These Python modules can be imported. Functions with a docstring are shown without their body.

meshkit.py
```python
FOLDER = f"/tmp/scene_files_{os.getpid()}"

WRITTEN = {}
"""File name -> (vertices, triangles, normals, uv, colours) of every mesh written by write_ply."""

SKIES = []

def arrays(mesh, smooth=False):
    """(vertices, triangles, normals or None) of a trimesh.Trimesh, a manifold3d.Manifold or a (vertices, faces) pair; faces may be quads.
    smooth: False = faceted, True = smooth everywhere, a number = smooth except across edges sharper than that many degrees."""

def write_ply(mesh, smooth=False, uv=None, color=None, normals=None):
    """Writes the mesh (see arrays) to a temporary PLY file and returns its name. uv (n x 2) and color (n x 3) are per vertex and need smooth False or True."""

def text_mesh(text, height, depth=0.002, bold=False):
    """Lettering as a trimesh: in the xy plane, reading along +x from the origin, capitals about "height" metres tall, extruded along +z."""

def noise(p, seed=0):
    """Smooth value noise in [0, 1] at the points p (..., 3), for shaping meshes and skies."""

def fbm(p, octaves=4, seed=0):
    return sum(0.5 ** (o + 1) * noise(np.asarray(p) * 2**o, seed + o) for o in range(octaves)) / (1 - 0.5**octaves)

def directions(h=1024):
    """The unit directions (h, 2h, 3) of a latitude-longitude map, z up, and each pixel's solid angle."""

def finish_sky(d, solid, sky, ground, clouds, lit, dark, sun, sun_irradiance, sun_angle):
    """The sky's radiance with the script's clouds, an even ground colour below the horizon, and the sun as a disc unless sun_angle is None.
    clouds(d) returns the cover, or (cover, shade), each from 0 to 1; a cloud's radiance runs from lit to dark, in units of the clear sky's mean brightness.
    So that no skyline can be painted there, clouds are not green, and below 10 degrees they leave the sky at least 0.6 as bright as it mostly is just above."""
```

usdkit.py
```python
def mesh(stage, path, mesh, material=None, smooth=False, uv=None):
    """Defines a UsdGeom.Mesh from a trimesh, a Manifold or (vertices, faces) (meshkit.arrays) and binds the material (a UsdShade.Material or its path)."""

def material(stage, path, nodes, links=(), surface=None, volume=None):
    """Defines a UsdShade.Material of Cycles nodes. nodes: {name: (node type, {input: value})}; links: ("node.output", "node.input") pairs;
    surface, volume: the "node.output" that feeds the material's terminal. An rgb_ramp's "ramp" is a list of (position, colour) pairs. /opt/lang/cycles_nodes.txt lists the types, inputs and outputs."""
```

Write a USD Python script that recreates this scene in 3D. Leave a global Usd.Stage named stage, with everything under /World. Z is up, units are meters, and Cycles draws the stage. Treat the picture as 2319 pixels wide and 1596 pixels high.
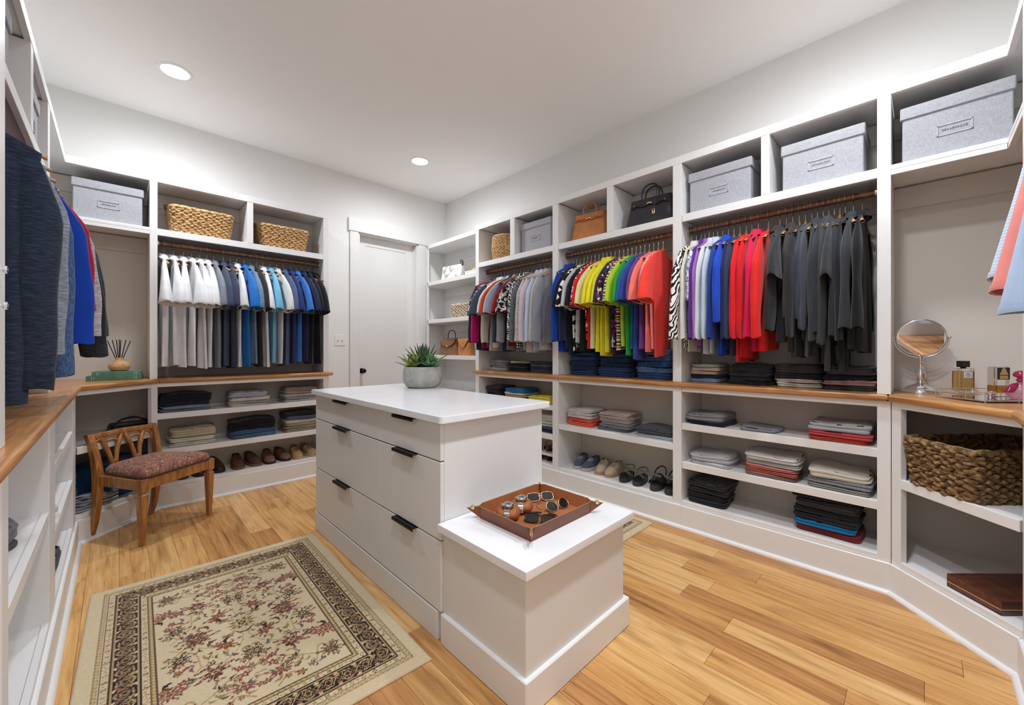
import math, random
import numpy as np, trimesh
from shapely.geometry import Polygon
from pxr import Usd, UsdGeom, UsdLux, Gf, Sdf
import usdkit, meshkit

stage = Usd.Stage.CreateInMemory()
UsdGeom.SetStageUpAxis(stage, UsdGeom.Tokens.z)
UsdGeom.SetStageMetersPerUnit(stage, 1.0)
UsdGeom.Xform.Define(stage, '/World')
UsdGeom.Scope.Define(stage, '/World/Looks')

# ---------------------------------------------------------------- camera, lights, exposure
EXPOSURE = 0.0
LAMP = 425.0                     # radiance of a recessed lamp's lens
LAMP_COL = (0.935, 0.975, 1.03)
EYE_Z, FPX, YAW = 1.22, 910.74, math.radians(44.4476)
cam = UsdGeom.Camera.Define(stage, '/World/Camera')
cam.CreateHorizontalApertureAttr(36.0)
cam.CreateVerticalApertureAttr(36.0 * 1596 / 2319)
cam.CreateFocalLengthAttr(FPX / 2319 * 36.0)
cam.CreateVerticalApertureOffsetAttr(-9.0 / 2319 * 36.0)
cam.CreateClippingRangeAttr(Gf.Vec2f(0.02, 100))
cam.CreateExposureAttr(EXPOSURE)
fwd = Gf.Vec3d(math.sin(YAW), math.cos(YAW), 0)
cam.AddTransformOp().Set(Gf.Matrix4d().SetLookAt(Gf.Vec3d(0, 0, EYE_Z), Gf.Vec3d(0, 0, EYE_Z) + fwd, Gf.Vec3d(0, 0, 1)).GetInverse())
CEIL = 3.138
LAMPS = [(0.285, 3.62), (2.21, 3.60), (0.285, 0.30), (2.21, 0.30), (1.25, 0.30)]

# ---------------------------------------------------------------- helpers
R = random.Random(7)
names = {}
def numbered(parent, name):
    k = parent + '/' + name
    n = names.get(k, -1) + 1
    names[k] = n
    return k if n == 0 else f'{k}_{n:03d}'

def tag(path, label=None, cat=None, group=None, kind=None):
    p = stage.GetPrimAtPath(path)
    for k, v in (('label', label), ('category', cat), ('group', group), ('kind', kind)):
        if v: p.SetCustomDataByKey(k, v)

def thing(name, label, cat, loc=(0, 0, 0), rotz=0.0, group=None, kind=None, tilt=None):
    path = numbered('/World', name)
    x = UsdGeom.Xform.Define(stage, path)
    x.AddTranslateOp().Set(Gf.Vec3d(*map(float, loc)))
    if tilt: x.AddRotateXYZOp().Set(Gf.Vec3f(tilt[0], tilt[1], math.degrees(rotz)))
    elif rotz: x.AddRotateZOp().Set(math.degrees(rotz))
    tag(path, label, cat, group, kind)
    return path

def part(parent, name, mesh, mat, smooth=30, label=None, kind=None):
    path = numbered(parent, name)
    usdkit.mesh(stage, path, mesh, mat, smooth)
    if label or kind: tag(path, label, None, None, kind)
    return path

def copy_of(src, label, loc, rotz=0.0, group=None, cat=None):
    base = src.split('/')[-1]
    if base[-4] == '_' and base[-3:].isdigit(): base = base[:-4]
    d = stage.GetPrimAtPath(src).GetCustomData()
    r = thing(base, label, cat or d['category'], loc, rotz, group or d.get('group'))
    p = stage.GetPrimAtPath(r)
    p.GetReferences().AddInternalReference(src)
    p.SetInstanceable(True)
    return r

def cat_(*ms):
    ms = [m if isinstance(m, trimesh.Trimesh) else tm(m) for m in ms if m is not None]
    return trimesh.util.concatenate(ms)
def tm(m):
    v, f, _ = meshkit.arrays(m)
    return trimesh.Trimesh(v, f, process=False)

def box(x0, x1, y0, y1, z0, z1, b=0.0015):
    x0, x1 = min(x0, x1), max(x0, x1); y0, y1 = min(y0, y1), max(y0, y1); z0, z1 = min(z0, z1), max(z0, z1)
    b = min(b, 0.45 * min(x1 - x0, y1 - y0, z1 - z0))
    if b <= 0:
        m = trimesh.creation.box((x1 - x0, y1 - y0, z1 - z0)); m.apply_translation(((x0 + x1) / 2, (y0 + y1) / 2, (z0 + z1) / 2)); return m
    P = []
    for sx in (0, 1):
        for sy in (0, 1):
            for sz in (0, 1):
                c = np.array([(x0, x1)[sx], (y0, y1)[sy], (z0, z1)[sz]]); s = np.array([1 - 2 * sx, 1 - 2 * sy, 1 - 2 * sz]) * b
                for k in range(3):
                    q = c + s; q[k] = c[k]; P.append(q)
    return trimesh.Trimesh(*BOXT(np.array(P)), process=False)
_bt = None
def BOXT(P):
    global _bt
    if _bt is None:
        Q = []
        for sx in (0, 1):
            for sy in (0, 1):
                for sz in (0, 1):
                    c = np.array([sx, sy, sz], float); s = np.array([1 - 2 * sx, 1 - 2 * sy, 1 - 2 * sz]) * .2
                    for k in range(3):
                        q = c + s; q[k] = c[k]; Q.append(q)
        Q = np.array(Q)
        from scipy.spatial import ConvexHull
        h = ConvexHull(Q, qhull_options='QJ')
        f = h.simplices.copy(); cen = Q.mean(0)
        n = np.cross(Q[f[:, 1]] - Q[f[:, 0]], Q[f[:, 2]] - Q[f[:, 0]])
        bad = np.einsum('ij,ij->i', n, Q[f].mean(1) - cen) < 0
        f[bad] = f[bad][:, ::-1]
        _bt = f
    return P, _bt

class Frame:
    """a along the front, d into the wall, z up."""
    def __init__(s, o, ua, ud): s.o, s.ua, s.ud = np.array(o, float), np.array(ua, float), np.array(ud, float)
    def map(s, m):
        v = m.vertices.copy(); w = s.o[None, :] + v[:, :1] * s.ua[None, :] + v[:, 1:2] * s.ud[None, :]
        f = m.faces if s.ua[0] * s.ud[1] - s.ua[1] * s.ud[0] > 0 else m.faces[:, ::-1]
        return trimesh.Trimesh(np.c_[w, v[:, 2]], f, process=False)
    def box(s, a0, a1, d0, d1, z0, z1, b=0.0015): return s.map(box(a0, a1, d0, d1, z0, z1, b))
    def pt(s, a, d, z=0): w = s.o + a * s.ua + d * s.ud; return (w[0], w[1], z)

def shift(m, loc):
    m = m.copy(); m.apply_translation((-loc[0], -loc[1], -loc[2])); return m
def moved(m, loc=(0, 0, 0), rz=0, rx=0, ry=0, s=None):
    m = m.copy()
    if s is not None: m.apply_scale(s)
    for a, ax in ((rx, (1, 0, 0)), (ry, (0, 1, 0)), (rz, (0, 0, 1))):
        if a: m.apply_transform(trimesh.transformations.rotation_matrix(a, ax))
    m.apply_translation(loc); return m

def grid(P, close_u=False, close_v=False):
    """P (nu, nv, 3) to a triangle mesh."""
    nu, nv = P.shape[:2]
    I = np.arange(nu * nv).reshape(nu, nv)
    if close_u: I = np.vstack([I, I[:1]])
    if close_v: I = np.hstack([I, I[:, :1]])
    a, b, c, d = I[:-1, :-1].ravel(), I[1:, :-1].ravel(), I[1:, 1:].ravel(), I[:-1, 1:].ravel()
    return trimesh.Trimesh(P.reshape(-1, 3), np.vstack([np.c_[a, b, c], np.c_[a, c, d]]), process=False)

def tube(path, r, n=8, caps=True, closed=False):
    path = np.asarray(path, float); m = len(path)
    r = np.broadcast_to(np.asarray(r, float), (m,))
    if closed: t = np.roll(path, -1, 0) - np.roll(path, 1, 0)
    else:
        t = np.gradient(path, axis=0)
    t /= np.maximum(np.linalg.norm(t, axis=1, keepdims=True), 1e-12)
    up = np.array([0, 0, 1.0]) if abs(t[0, 2]) < .9 else np.array([1.0, 0, 0])
    N = []
    u = up - t[0] * np.dot(up, t[0]); u /= np.linalg.norm(u)
    for k in range(m):
        u = u - t[k] * np.dot(u, t[k]); u /= max(np.linalg.norm(u), 1e-9); N.append(u.copy())
    N = np.array(N); B = np.cross(t, N)
    an = np.linspace(0, 2 * np.pi, n, endpoint=False)
    P = path[:, None, :] + r[:, None, None] * (np.cos(an)[None, :, None] * N[:, None, :] + np.sin(an)[None, :, None] * B[:, None, :])
    g = grid(P, close_u=closed, close_v=True)
    if caps and not closed:
        v = np.vstack([g.vertices, path[0], path[-1]]); L = m * n
        i = np.arange(n); j = (i + 1) % n
        f = np.vstack([g.faces, np.c_[np.full(n, L), j, i][:, ::-1][:, [0, 1, 2]] * 0 + np.c_[np.full(n, L), i, j], np.c_[np.full(n, L + 1), (m - 1) * n + j, (m - 1) * n + i]])
        g = trimesh.Trimesh(v, f, process=False)
    g.invert()
    return g

def lathe(prof, n=32, loc=(0, 0, 0)):
    prof = np.array(prof, float); an = np.linspace(0, 2 * np.pi, n, endpoint=False)
    P = np.stack([prof[:, 0][:, None] * np.cos(an)[None], prof[:, 0][:, None] * np.sin(an)[None], np.repeat(prof[:, 1][:, None], n, 1)], -1)
    g = grid(P, close_v=True); g.invert()
    g.apply_translation(loc); return g

def bez(pts, n=16):
    """Catmull-Rom through points."""
    p = np.array(pts, float); q = np.vstack([2 * p[0] - p[1], p, 2 * p[-1] - p[-2]]); out = []
    for k in range(1, len(q) - 2):
        t = np.linspace(0, 1, n, endpoint=False)[:, None]
        a, b, c, d = q[k - 1], q[k], q[k + 1], q[k + 2]
        out.append(.5 * (2 * b + (c - a) * t + (2 * a - 5 * b + 4 * c - d) * t ** 2 + (3 * b - a - 3 * c + d) * t ** 3))
    out.append(p[-1:]); return np.vstack(out)

def slab(poly, z0, z1, r=0.004, steps=3):
    """Polygon extruded with rounded top and bottom edges."""
    poly = np.array(poly, float)
    if Polygon(poly).exterior.is_ccw is False: poly = poly[::-1]
    n = len(poly)
    def inset(d):
        out = []
        for i in range(n):
            p, a, b = poly[i], poly[i - 1], poly[(i + 1) % n]
            e1 = (p - a) / np.linalg.norm(p - a); e2 = (b - p) / np.linalg.norm(b - p)
            n1 = np.array([-e1[1], e1[0]]); n2 = np.array([-e2[1], e2[0]])
            k = (n1 + n2) / (1 + np.dot(n1, n2)); out.append(p + k * d)
        return np.array(out)
    rows = []
    th = np.linspace(0, np.pi / 2, steps + 1)
    for t in th: rows.append((inset(r * (1 - math.sin(t))), z0 + r * (1 - math.cos(t))))
    for t in th[::-1]: rows.append((inset(r * (1 - math.sin(t))), z1 - r * (1 - math.cos(t))))
    P = np.stack([np.c_[q, np.full(n, z)] for q, z in rows])
    g = grid(P, close_v=True); g.invert()
    import mapbox_earcut as _e  # noqa
    return g, rows
try:
    import mapbox_earcut
    def _tri(p): return mapbox_earcut.triangulate_float64(np.asarray(p, np.float64), np.array([len(p)], np.uint32)).reshape(-1, 3)
except Exception:
    def _tri(p):
        v, f = trimesh.creation.triangulate_polygon(Polygon(p)); return np.array(f)
def plate(poly, z0, z1, r=0.004, steps=3):
    poly = np.array(poly, float)
    if not Polygon(poly).exterior.is_ccw: poly = poly[::-1]
    n = len(poly)
    e = np.roll(poly, -1, 0) - poly; e /= np.linalg.norm(e, axis=1, keepdims=True)
    nn = np.c_[-e[:, 1], e[:, 0]]; pn = np.roll(nn, 1, 0)
    k = (nn + pn) / (1 + (nn * pn).sum(1))[:, None]
    th = np.linspace(0, np.pi / 2, steps + 1)
    rows = [(poly + k * r * (1 - math.sin(t)), z0 + r * (1 - math.cos(t))) for t in th]
    rows += [(poly + k * r * (1 - math.sin(t)), z1 - r * (1 - math.cos(t))) for t in th[::-1]]
    P = np.stack([np.c_[q, np.full(n, z)] for q, z in rows])
    g = grid(P, close_v=True); g.invert()
    f = _tri(rows[0][0]); L = (len(rows) - 1) * n
    def ori(f, sgn):
        p = rows[0][0]; a = np.cross(p[f[:, 1]] - p[f[:, 0]], p[f[:, 2]] - p[f[:, 0]])
        f = f.copy(); b = a * sgn < 0; f[b] = f[b][:, ::-1]; return f
    return trimesh.Trimesh(g.vertices, np.vstack([g.faces, ori(f, -1), ori(f, 1) + L]), process=False)

def rrect(w, d, r, n=5, cx=0, cy=0):
    out = []
    for (sx, sy, a0) in ((1, 1, 0), (-1, 1, 90), (-1, -1, 180), (1, -1, 270)):
        for a in np.radians(np.linspace(a0, a0 + 90, n)): out.append((cx + sx * (w / 2 - r) + r * math.cos(a), cy + sy * (d / 2 - r) + r * math.sin(a)))
    return np.array(out)

# ---------------------------------------------------------------- materials
def lin(c):
    c = np.array(c, float) / 255.0
    return tuple(np.where(c <= .04045, c / 12.92, ((c + .055) / 1.055) ** 2.4))
def S(r, g, b): return lin((r, g, b))
_m = {}
def look(name, nodes, links, surface='p.BSDF'):
    p = f'/World/Looks/{name}'
    usdkit.material(stage, p, nodes, links, surface)
    return p
def plain(name, col, rough=.5, metal=0.0, bump=None, **kw):
    if name in _m: return _m[name]
    nodes = {'p': ('principled_bsdf', dict(base_color=col, roughness=rough, metallic=metal, **kw))}; links = []
    if bump:
        sc, st, dist = bump
        nodes |= {'t': ('texture_coordinate', {}), 'n': ('noise_texture', dict(scale=sc, detail=3.0)), 'b': ('bump', dict(strength=st, distance=dist))}
        links = [('t.object', 'n.vector'), ('n.fac', 'b.height'), ('b.normal', 'p.normal')]
    _m[name] = look(name, nodes, links); return _m[name]

WALL = plain('wall_paint', S(236, 235, 232), .6, bump=(220, .06, .002))
CEILM = plain('ceiling_paint', S(250, 249, 247), .7, bump=(180, .05, .002))
CAB = plain('cabinet_paint', S(236, 235, 234), .38)
TRIMM = plain('trim_paint', S(234, 233, 231), .35)
BACK = plain('greige_paint', S(214, 208, 200), .6, bump=(200, .05, .002))
ISL = plain('island_paint', S(228, 227, 225), .4)
QUARTZ = look('white_quartz', {'t': ('texture_coordinate', {}), 'n': ('noise_texture', dict(scale=6.0, detail=5.0)), 'r': ('rgb_ramp', {'ramp': [(.3, S(236, 237, 240)), (.7, S(243, 243, 245))]}),
        'p': ('principled_bsdf', dict(roughness=.16))}, [('t.object', 'n.vector'), ('n.fac', 'r.fac'), ('r.color', 'p.base_color')])
BLACKM = plain('black_metal', S(32, 32, 34), .35, .7)
CHROME = plain('chrome', (.82, .82, .84), .08, 1.0)
STEEL = plain('hook_steel', (.55, .54, .52), .25, 1.0)
GOLD = plain('gold_metal', (.85, .62, .30), .22, 1.0)
BRONZE = look('bronze_rod', {'t': ('texture_coordinate', {}), 'n': ('noise_texture', dict(scale=30.0, detail=4.0)), 'r': ('rgb_ramp', {'ramp': [(.3, S(92, 62, 44)), (.7, S(142, 100, 72))]}),
        'p': ('principled_bsdf', dict(roughness=.38, metallic=.35))}, [('t.object', 'n.vector'), ('n.fac', 'r.fac'), ('r.color', 'p.base_color')])

def wood(name, cols, rot=0.0, sc=(1.0, 1.0, 1.0), grain=(26.0, 1.6, 26.0), rough=.38, knots=True, rnd=False, coat=0.0, off=0.0):
    """Grain runs along local y after rotation by rot about z. cols: dark streak, mid, light."""
    nodes = {
        't': ('texture_coordinate', {}), 'oi': ('object_info', {}), 'rm': ('math', dict(math_type='multiply', value2=37.0)),
        'cx': ('combine_xyz', dict(x=off, y=off * 1.7, z=0.0)),
        'ad': ('mix_color', dict(blend_type='add', fac=1.0, use_clamp=False)),
        'mp': ('mapping', dict(rotation=(0, 0, rot), scale=sc)),
        'm1': ('mapping', dict(scale=grain)), 'n1': ('noise_texture', dict(scale=1.6, detail=6.0, roughness=.62, distortion=.5)),
        'm2': ('mapping', dict(scale=(grain[0] * .2, grain[1] * .55, grain[2] * .2))), 'n2': ('noise_texture', dict(scale=1.3, detail=3.0, roughness=.5, distortion=1.2)),
        'm3': ('mapping', dict(scale=(grain[0] * 4.2, grain[1] * 2.0, grain[2] * 4.2))), 'n3': ('noise_texture', dict(scale=1.5, detail=3.0)),
        'r1': ('rgb_ramp', {'ramp': [(.26, cols[0]), (.47, cols[1]), (.74, cols[2])]}),
        'r2': ('rgb_ramp', {'ramp': [(.28, (.66, .60, .54)), (.42, (1.0, 1.0, 1.0)), (.7, (1.1, 1.09, 1.08))]}),
        'x': ('mix_color', dict(blend_type='multiply', fac=1.0, use_clamp=False)),
        'r3': ('rgb_ramp', {'ramp': [(.3, (.9, .88, .86)), (.55, (1.03, 1.03, 1.03))]}),
        'x2': ('mix_color', dict(blend_type='multiply', fac=.8, use_clamp=False)),
        'b': ('bump', dict(strength=.12, distance=.002)),
        'p': ('principled_bsdf', dict(roughness=rough, coat_weight=coat, coat_roughness=.2)),
    }
    links = [('t.object', 'ad.a'), ('cx.vector', 'ad.b'), ('ad.result', 'mp.vector'), ('mp.vector', 'm1.vector'), ('m1.vector', 'n1.vector'), ('mp.vector', 'm2.vector'), ('m2.vector', 'n2.vector'), ('mp.vector', 'm3.vector'), ('m3.vector', 'n3.vector'),
             ('n1.fac', 'r1.fac'), ('n2.fac', 'r2.fac'), ('n3.fac', 'r3.fac'), ('r1.color', 'x.a'), ('r2.color', 'x.b'), ('x.result', 'x2.a'), ('r3.color', 'x2.b'), ('x2.result', 'p.base_color'), ('n1.fac', 'b.height'), ('b.normal', 'p.normal')]
    nodes.pop('oi'); nodes.pop('rm')
    return look(name, nodes, links)

FLOORW = []
_tones = [((160, 108, 56), (210, 158, 94), (228, 184, 122)), ((146, 98, 50), (200, 146, 84), (220, 172, 112)), ((172, 122, 68), (218, 170, 108), (234, 196, 140)), ((138, 90, 48), (190, 136, 78), (210, 162, 104)), ((166, 116, 62), (212, 162, 98), (230, 188, 128)), ((132, 86, 46), (182, 128, 74), (204, 154, 100))]
for i in range(12):
    t = _tones[i % 6]
    FLOORW.append(wood(f'floor_oak_{i:03d}', [S(*c) for c in t], off=3.7 * i + .3, rough=.4, coat=.15))
_ct = [S(136, 84, 42), S(190, 132, 76), S(214, 162, 104)]
TOPY = wood('worktop_oak_y', _ct, 0, rough=.3, coat=.3)
TOPX = wood('worktop_oak_x', _ct, math.pi / 2, rough=.3, coat=.3, off=4.1)
TOPD = wood('worktop_oak_d', _ct, math.pi / 4, rough=.3, coat=.3, off=9.3)
TOPE = wood('worktop_oak_e', _ct, math.pi / 4, rough=.3, coat=.3, off=6.9)
# ---------------------------------------------------------------- room shell
XW, YW, XL, YN = 3.11, 4.43, -0.615, -0.62
def struct(name, mesh, mat, smooth=30, label=None):
    path = numbered('/World', name); usdkit.mesh(stage, path, mesh, mat, smooth); tag(path, label, None, None, 'structure'); return path
floor_p = struct('floor', box(XL - .1, XW + .1, YN - .1, YW + .3, -.1, -.012, 0), plain('subfloor', S(70, 48, 30), .8), label='oak plank floor')
rf = random.Random(11)
pw = .124
nrow = int(round((XW - XL) / pw))
pw = (XW - XL) / nrow
kk = 0
for i in range(nrow):
    x0 = XL + i * pw
    y = YN - rf.uniform(0, 1.0)
    last = -1
    while y < YW:
        L = rf.choice([.55, .7, .85, 1.05, 1.25, 1.5])
        y0, y1 = max(y, YN), min(y + L, YW); y += L
        if y1 - y0 < .05: continue
        v = rf.randrange(12)
        while v == last: v = rf.randrange(12)
        last = v
        dz = rf.uniform(-.0006, 0)
        part(floor_p, 'plank', box(x0 + .0004, x0 + pw - .0004, y0 + .0004, y1 - .0004, -.012, dz, .0012), FLOORW[v], False)
struct('ceiling', box(XL - .1, XW + .1, YN - .1, YW + .3, CEIL, CEIL + .1, 0), CEILM)
struct('wall_left', box(XL - .1, XL, YN - .1, YW + .1, -.1, CEIL, 0), WALL)
struct('wall_right', box(XW, XW + .1, YN - .1, YW + .1, -.1, CEIL, 0), WALL)
struct('wall_near', box(XL, XW, YN - .1, YN, -.1, CEIL, 0), WALL)
DX0, DX1, DZ = 1.935, 2.685, 2.525
struct('wall_back', cat_(box(XL, DX0, YW, YW + .13, -.1, CEIL, 0), box(DX1, XW, YW, YW + .13, -.1, CEIL, 0), box(DX0, DX1, YW, YW + .13, DZ, CEIL, 0)), WALL)
# door with one tall recessed panel, set deep in its casing
dr = numbered('/World', 'door_1'); UsdGeom.Xform.Define(stage, dr).AddTranslateOp().Set(Gf.Vec3d((DX0 + DX1) / 2, YW, 0)); tag(dr, 'white single-panel door in white casing', None, None, 'structure')
o = ((DX0 + DX1) / 2, YW, 0)
def dpart(n, m, mat=TRIMM, **k): return part(dr, n, shift(m, o), mat, **k)
ly = YW + .085
lf = dpart('leaf', box(DX0 + .004, DX1 - .004, ly + .006, ly + .04, .01, DZ - .004))
for (a, b, c, d) in ((DX0 + .004, DX0 + .115, .01, DZ - .004), (DX1 - .115, DX1 - .004, .01, DZ - .004), (DX0 + .115, DX1 - .115, DZ - .115, DZ - .004), (DX0 + .115, DX1 - .115, .01, .24)):
    dpart('door_rail' if b - a > .2 else 'door_stile', box(a, b, ly, ly + .03, c, d, .001))
for (a, b) in ((DX0 - .0, DX0 + .012), (DX1 - .012, DX1)): dpart('jamb', box(a, b, YW - .002, YW + .13, 0, DZ))
dpart('head_jamb', box(DX0, DX1, YW - .002, YW + .13, DZ - .012, DZ))
dpart('door_stop', cat_(box(DX0 + .012, DX1 - .012, ly - .014, ly - .002, DZ - .024, DZ - .012), box(DX0 + .012, DX0 + .024, ly - .014, ly - .002, 0, DZ - .012), box(DX1 - .024, DX1 - .012, ly - .014, ly - .002, 0, DZ - .012)))
dpart('casing', box(DX0 - .105, DX0 - .006, YW - .02, YW, 0, DZ - .004, .003))
dpart('casing', box(DX1 + .006, DX1 + .105, YW - .02, YW, 0, DZ - .004, .003))
dpart('head_casing', box(DX0 - .122, DX1 + .122, YW - .028, YW, DZ - .003, DZ + .145, .004))
kb = dpart('knob_rose', moved(lathe([(0, 0), (.03, 0), (.03, .004), (.026, .01), (0, .01)], 24), (DX0 + .07, ly, .965), rx=math.pi / 2), BLACKM)
dpart('knob', moved(lathe([(0, .0), (.01, .004), (.011, .03), (.022, .038), (.027, .048), (.025, .06), (.014, .067), (0, .068)], 24), (DX0 + .07, ly - .008, .965), rx=math.pi / 2), BLACKM)
for (a, b) in ((1.485, DX0 - .108),):
    struct('baseboard_back', box(a, b, YW - .014, YW, 0, .15), TRIMM)
# recessed lamps
LENS = look('lamp_lens', {'g': ('geometry', {}), 'd': ('normal', dict(direction=(0, 0, -1))), 'c': ('math', dict(math_type='maximum', value2=0.0)), 'q': ('math', dict(math_type='power', value2=.8)), 'k': ('math', dict(math_type='multiply', value2=LAMP)), 'e': ('emission', dict(color=LAMP_COL))},
    [('g.incoming', 'd.normal'), ('d.dot', 'c.value1'), ('c.value', 'q.value1'), ('q.value', 'k.value1'), ('k.value', 'e.strength')], 'e.emission')   # a reflector lamp: brightest straight down
def lamp(x, y, label):
    t = thing('recessed_light', label, 'ceiling light', (x, y, CEIL), group='recessed ceiling lights')
    part(t, 'trim_ring', lathe([(.075, 0.0005), (.076, -.004), (.088, -.006), (.098, -.003), (.1, 0.0005)], 40), plain('lamp_trim', S(244, 244, 244), .4))
    q = np.linspace(0, 1, 7)
    part(t, 'lens', lathe([(.079 * math.cos(a * math.pi / 2) + 1e-4, -.0055 - .003 * math.sin(a * math.pi / 2)) for a in q], 32), LENS, True)
    return t
LL = ['round recessed light glowing in the ceiling over the left corner', 'round recessed light glowing in the ceiling near the door', 'recessed ceiling light by the tall cabinet on the left', 'recessed ceiling light near the perfume corner', 'recessed ceiling light in front of the bench']
for (x, y), l in zip(LAMPS, LL): lamp(x, y, l)
t = thing('light_switch', 'white double toggle light switch plate on the wall left of the door', 'light switch', (1.725, YW, 1.31))
part(t, 'plate', moved(plate(rrect(.115, .115, .006), 0, .006, .003), rx=math.pi / 2), plain('switch_white', S(240, 240, 238), .3))
for s in (-1, 1):
    part(t, 'toggle', moved(box(-.005, .005, -.012, 0, -.012, .012, .002), (s * .023, -.005, 0), rx=.35), plain('switch_toggle', S(225, 225, 223), .3))

# ---------------------------------------------------------------- built-in cabinets
HZ0, HZ1, SZ0, SZ1, CZ0, CZ1 = 2.488, 2.54, 2.085, 2.135, .957, .99
XR, YB, XLU, XLL, YNF = 2.752, 4.078, -.255, -.185, -.26
FR = Frame((XR, 0), (0, 1), (1, 0))
FB = Frame((0, YB), (1, 0), (0, 1))
FLU = Frame((XLU, 0), (0, 1), (-1, 0))
FLL = Frame((XLL, 0), (0, 1), (-1, 0))
FN = Frame((0, YNF), (1, 0), (0, -1))
FDR = Frame((XR, .108), (-.70711, -.70711), (.70711, -.70711)); LDR = .5204
FDL = Frame((XLL, 3.675), (.70711, .70711), (-.70711, .70711)); LDL = .5699

def qround(F, a0, a1, d, r=.018):
    an = np.linspace(0, np.pi / 2, 5)
    prof = [(d, 0)] + [(d - r * math.cos(t), r * math.sin(t)) for t in an]
    prof = np.array(prof)
    P = np.stack([np.c_[np.full(len(prof), a), prof] for a in (a0, a1)])
    return F.map(trimesh.Trimesh(*(lambda g: (g.vertices, g.faces[:, ::-1]))(grid(P, close_v=True)), process=False))
def cabinet(name, label, F, a0, a1): 
    loc = F.pt((a0 + a1) / 2, 0, 0); t = thing(name, label, 'closet', loc)
    return t, (lambda n, m, mat=CAB, **k: part(t, n, shift(m, loc), mat, **k))
def rod(put, F, a0, a1, d, z=2.047):
    p = [F.pt(a0 + .002, d, z), F.pt(a1 - .002, d, z)]
    put('hanging_rod', tube(p, .0205, 14), BRONZE)
    for a, s in ((a0, 1), (a1, -1)):
        q = [F.pt(a, d, z), F.pt(a + s * .014, d, z)]
        put('rod_socket', tube(q, .027, 16), STEEL)
def base(put, F, a0, a1, D, e0=0, e1=0):
    put('bottom_rail', F.box(a0, a1, .001, .02, .15, .18))
    put('bottom_shelf', F.box(a0, a1, .02, D, .155, .176, 0))
    put('base_board', F.box(a0 - e0, a1 + e1, -.012, .004, 0, .15, .003))
    put('quarter_round', qround(F, a0 - e0 * 1.7, a1 + e1 * 1.7, -.012), TRIMM)
def shelf(put, F, a0, a1, D, zt, th=.045):
    put('shelf_edge', F.box(a0, a1, .001, .021, zt - th, zt))
    put('shelf', F.box(a0, a1, .021, D, zt - .024, zt - .004, 0))
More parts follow.
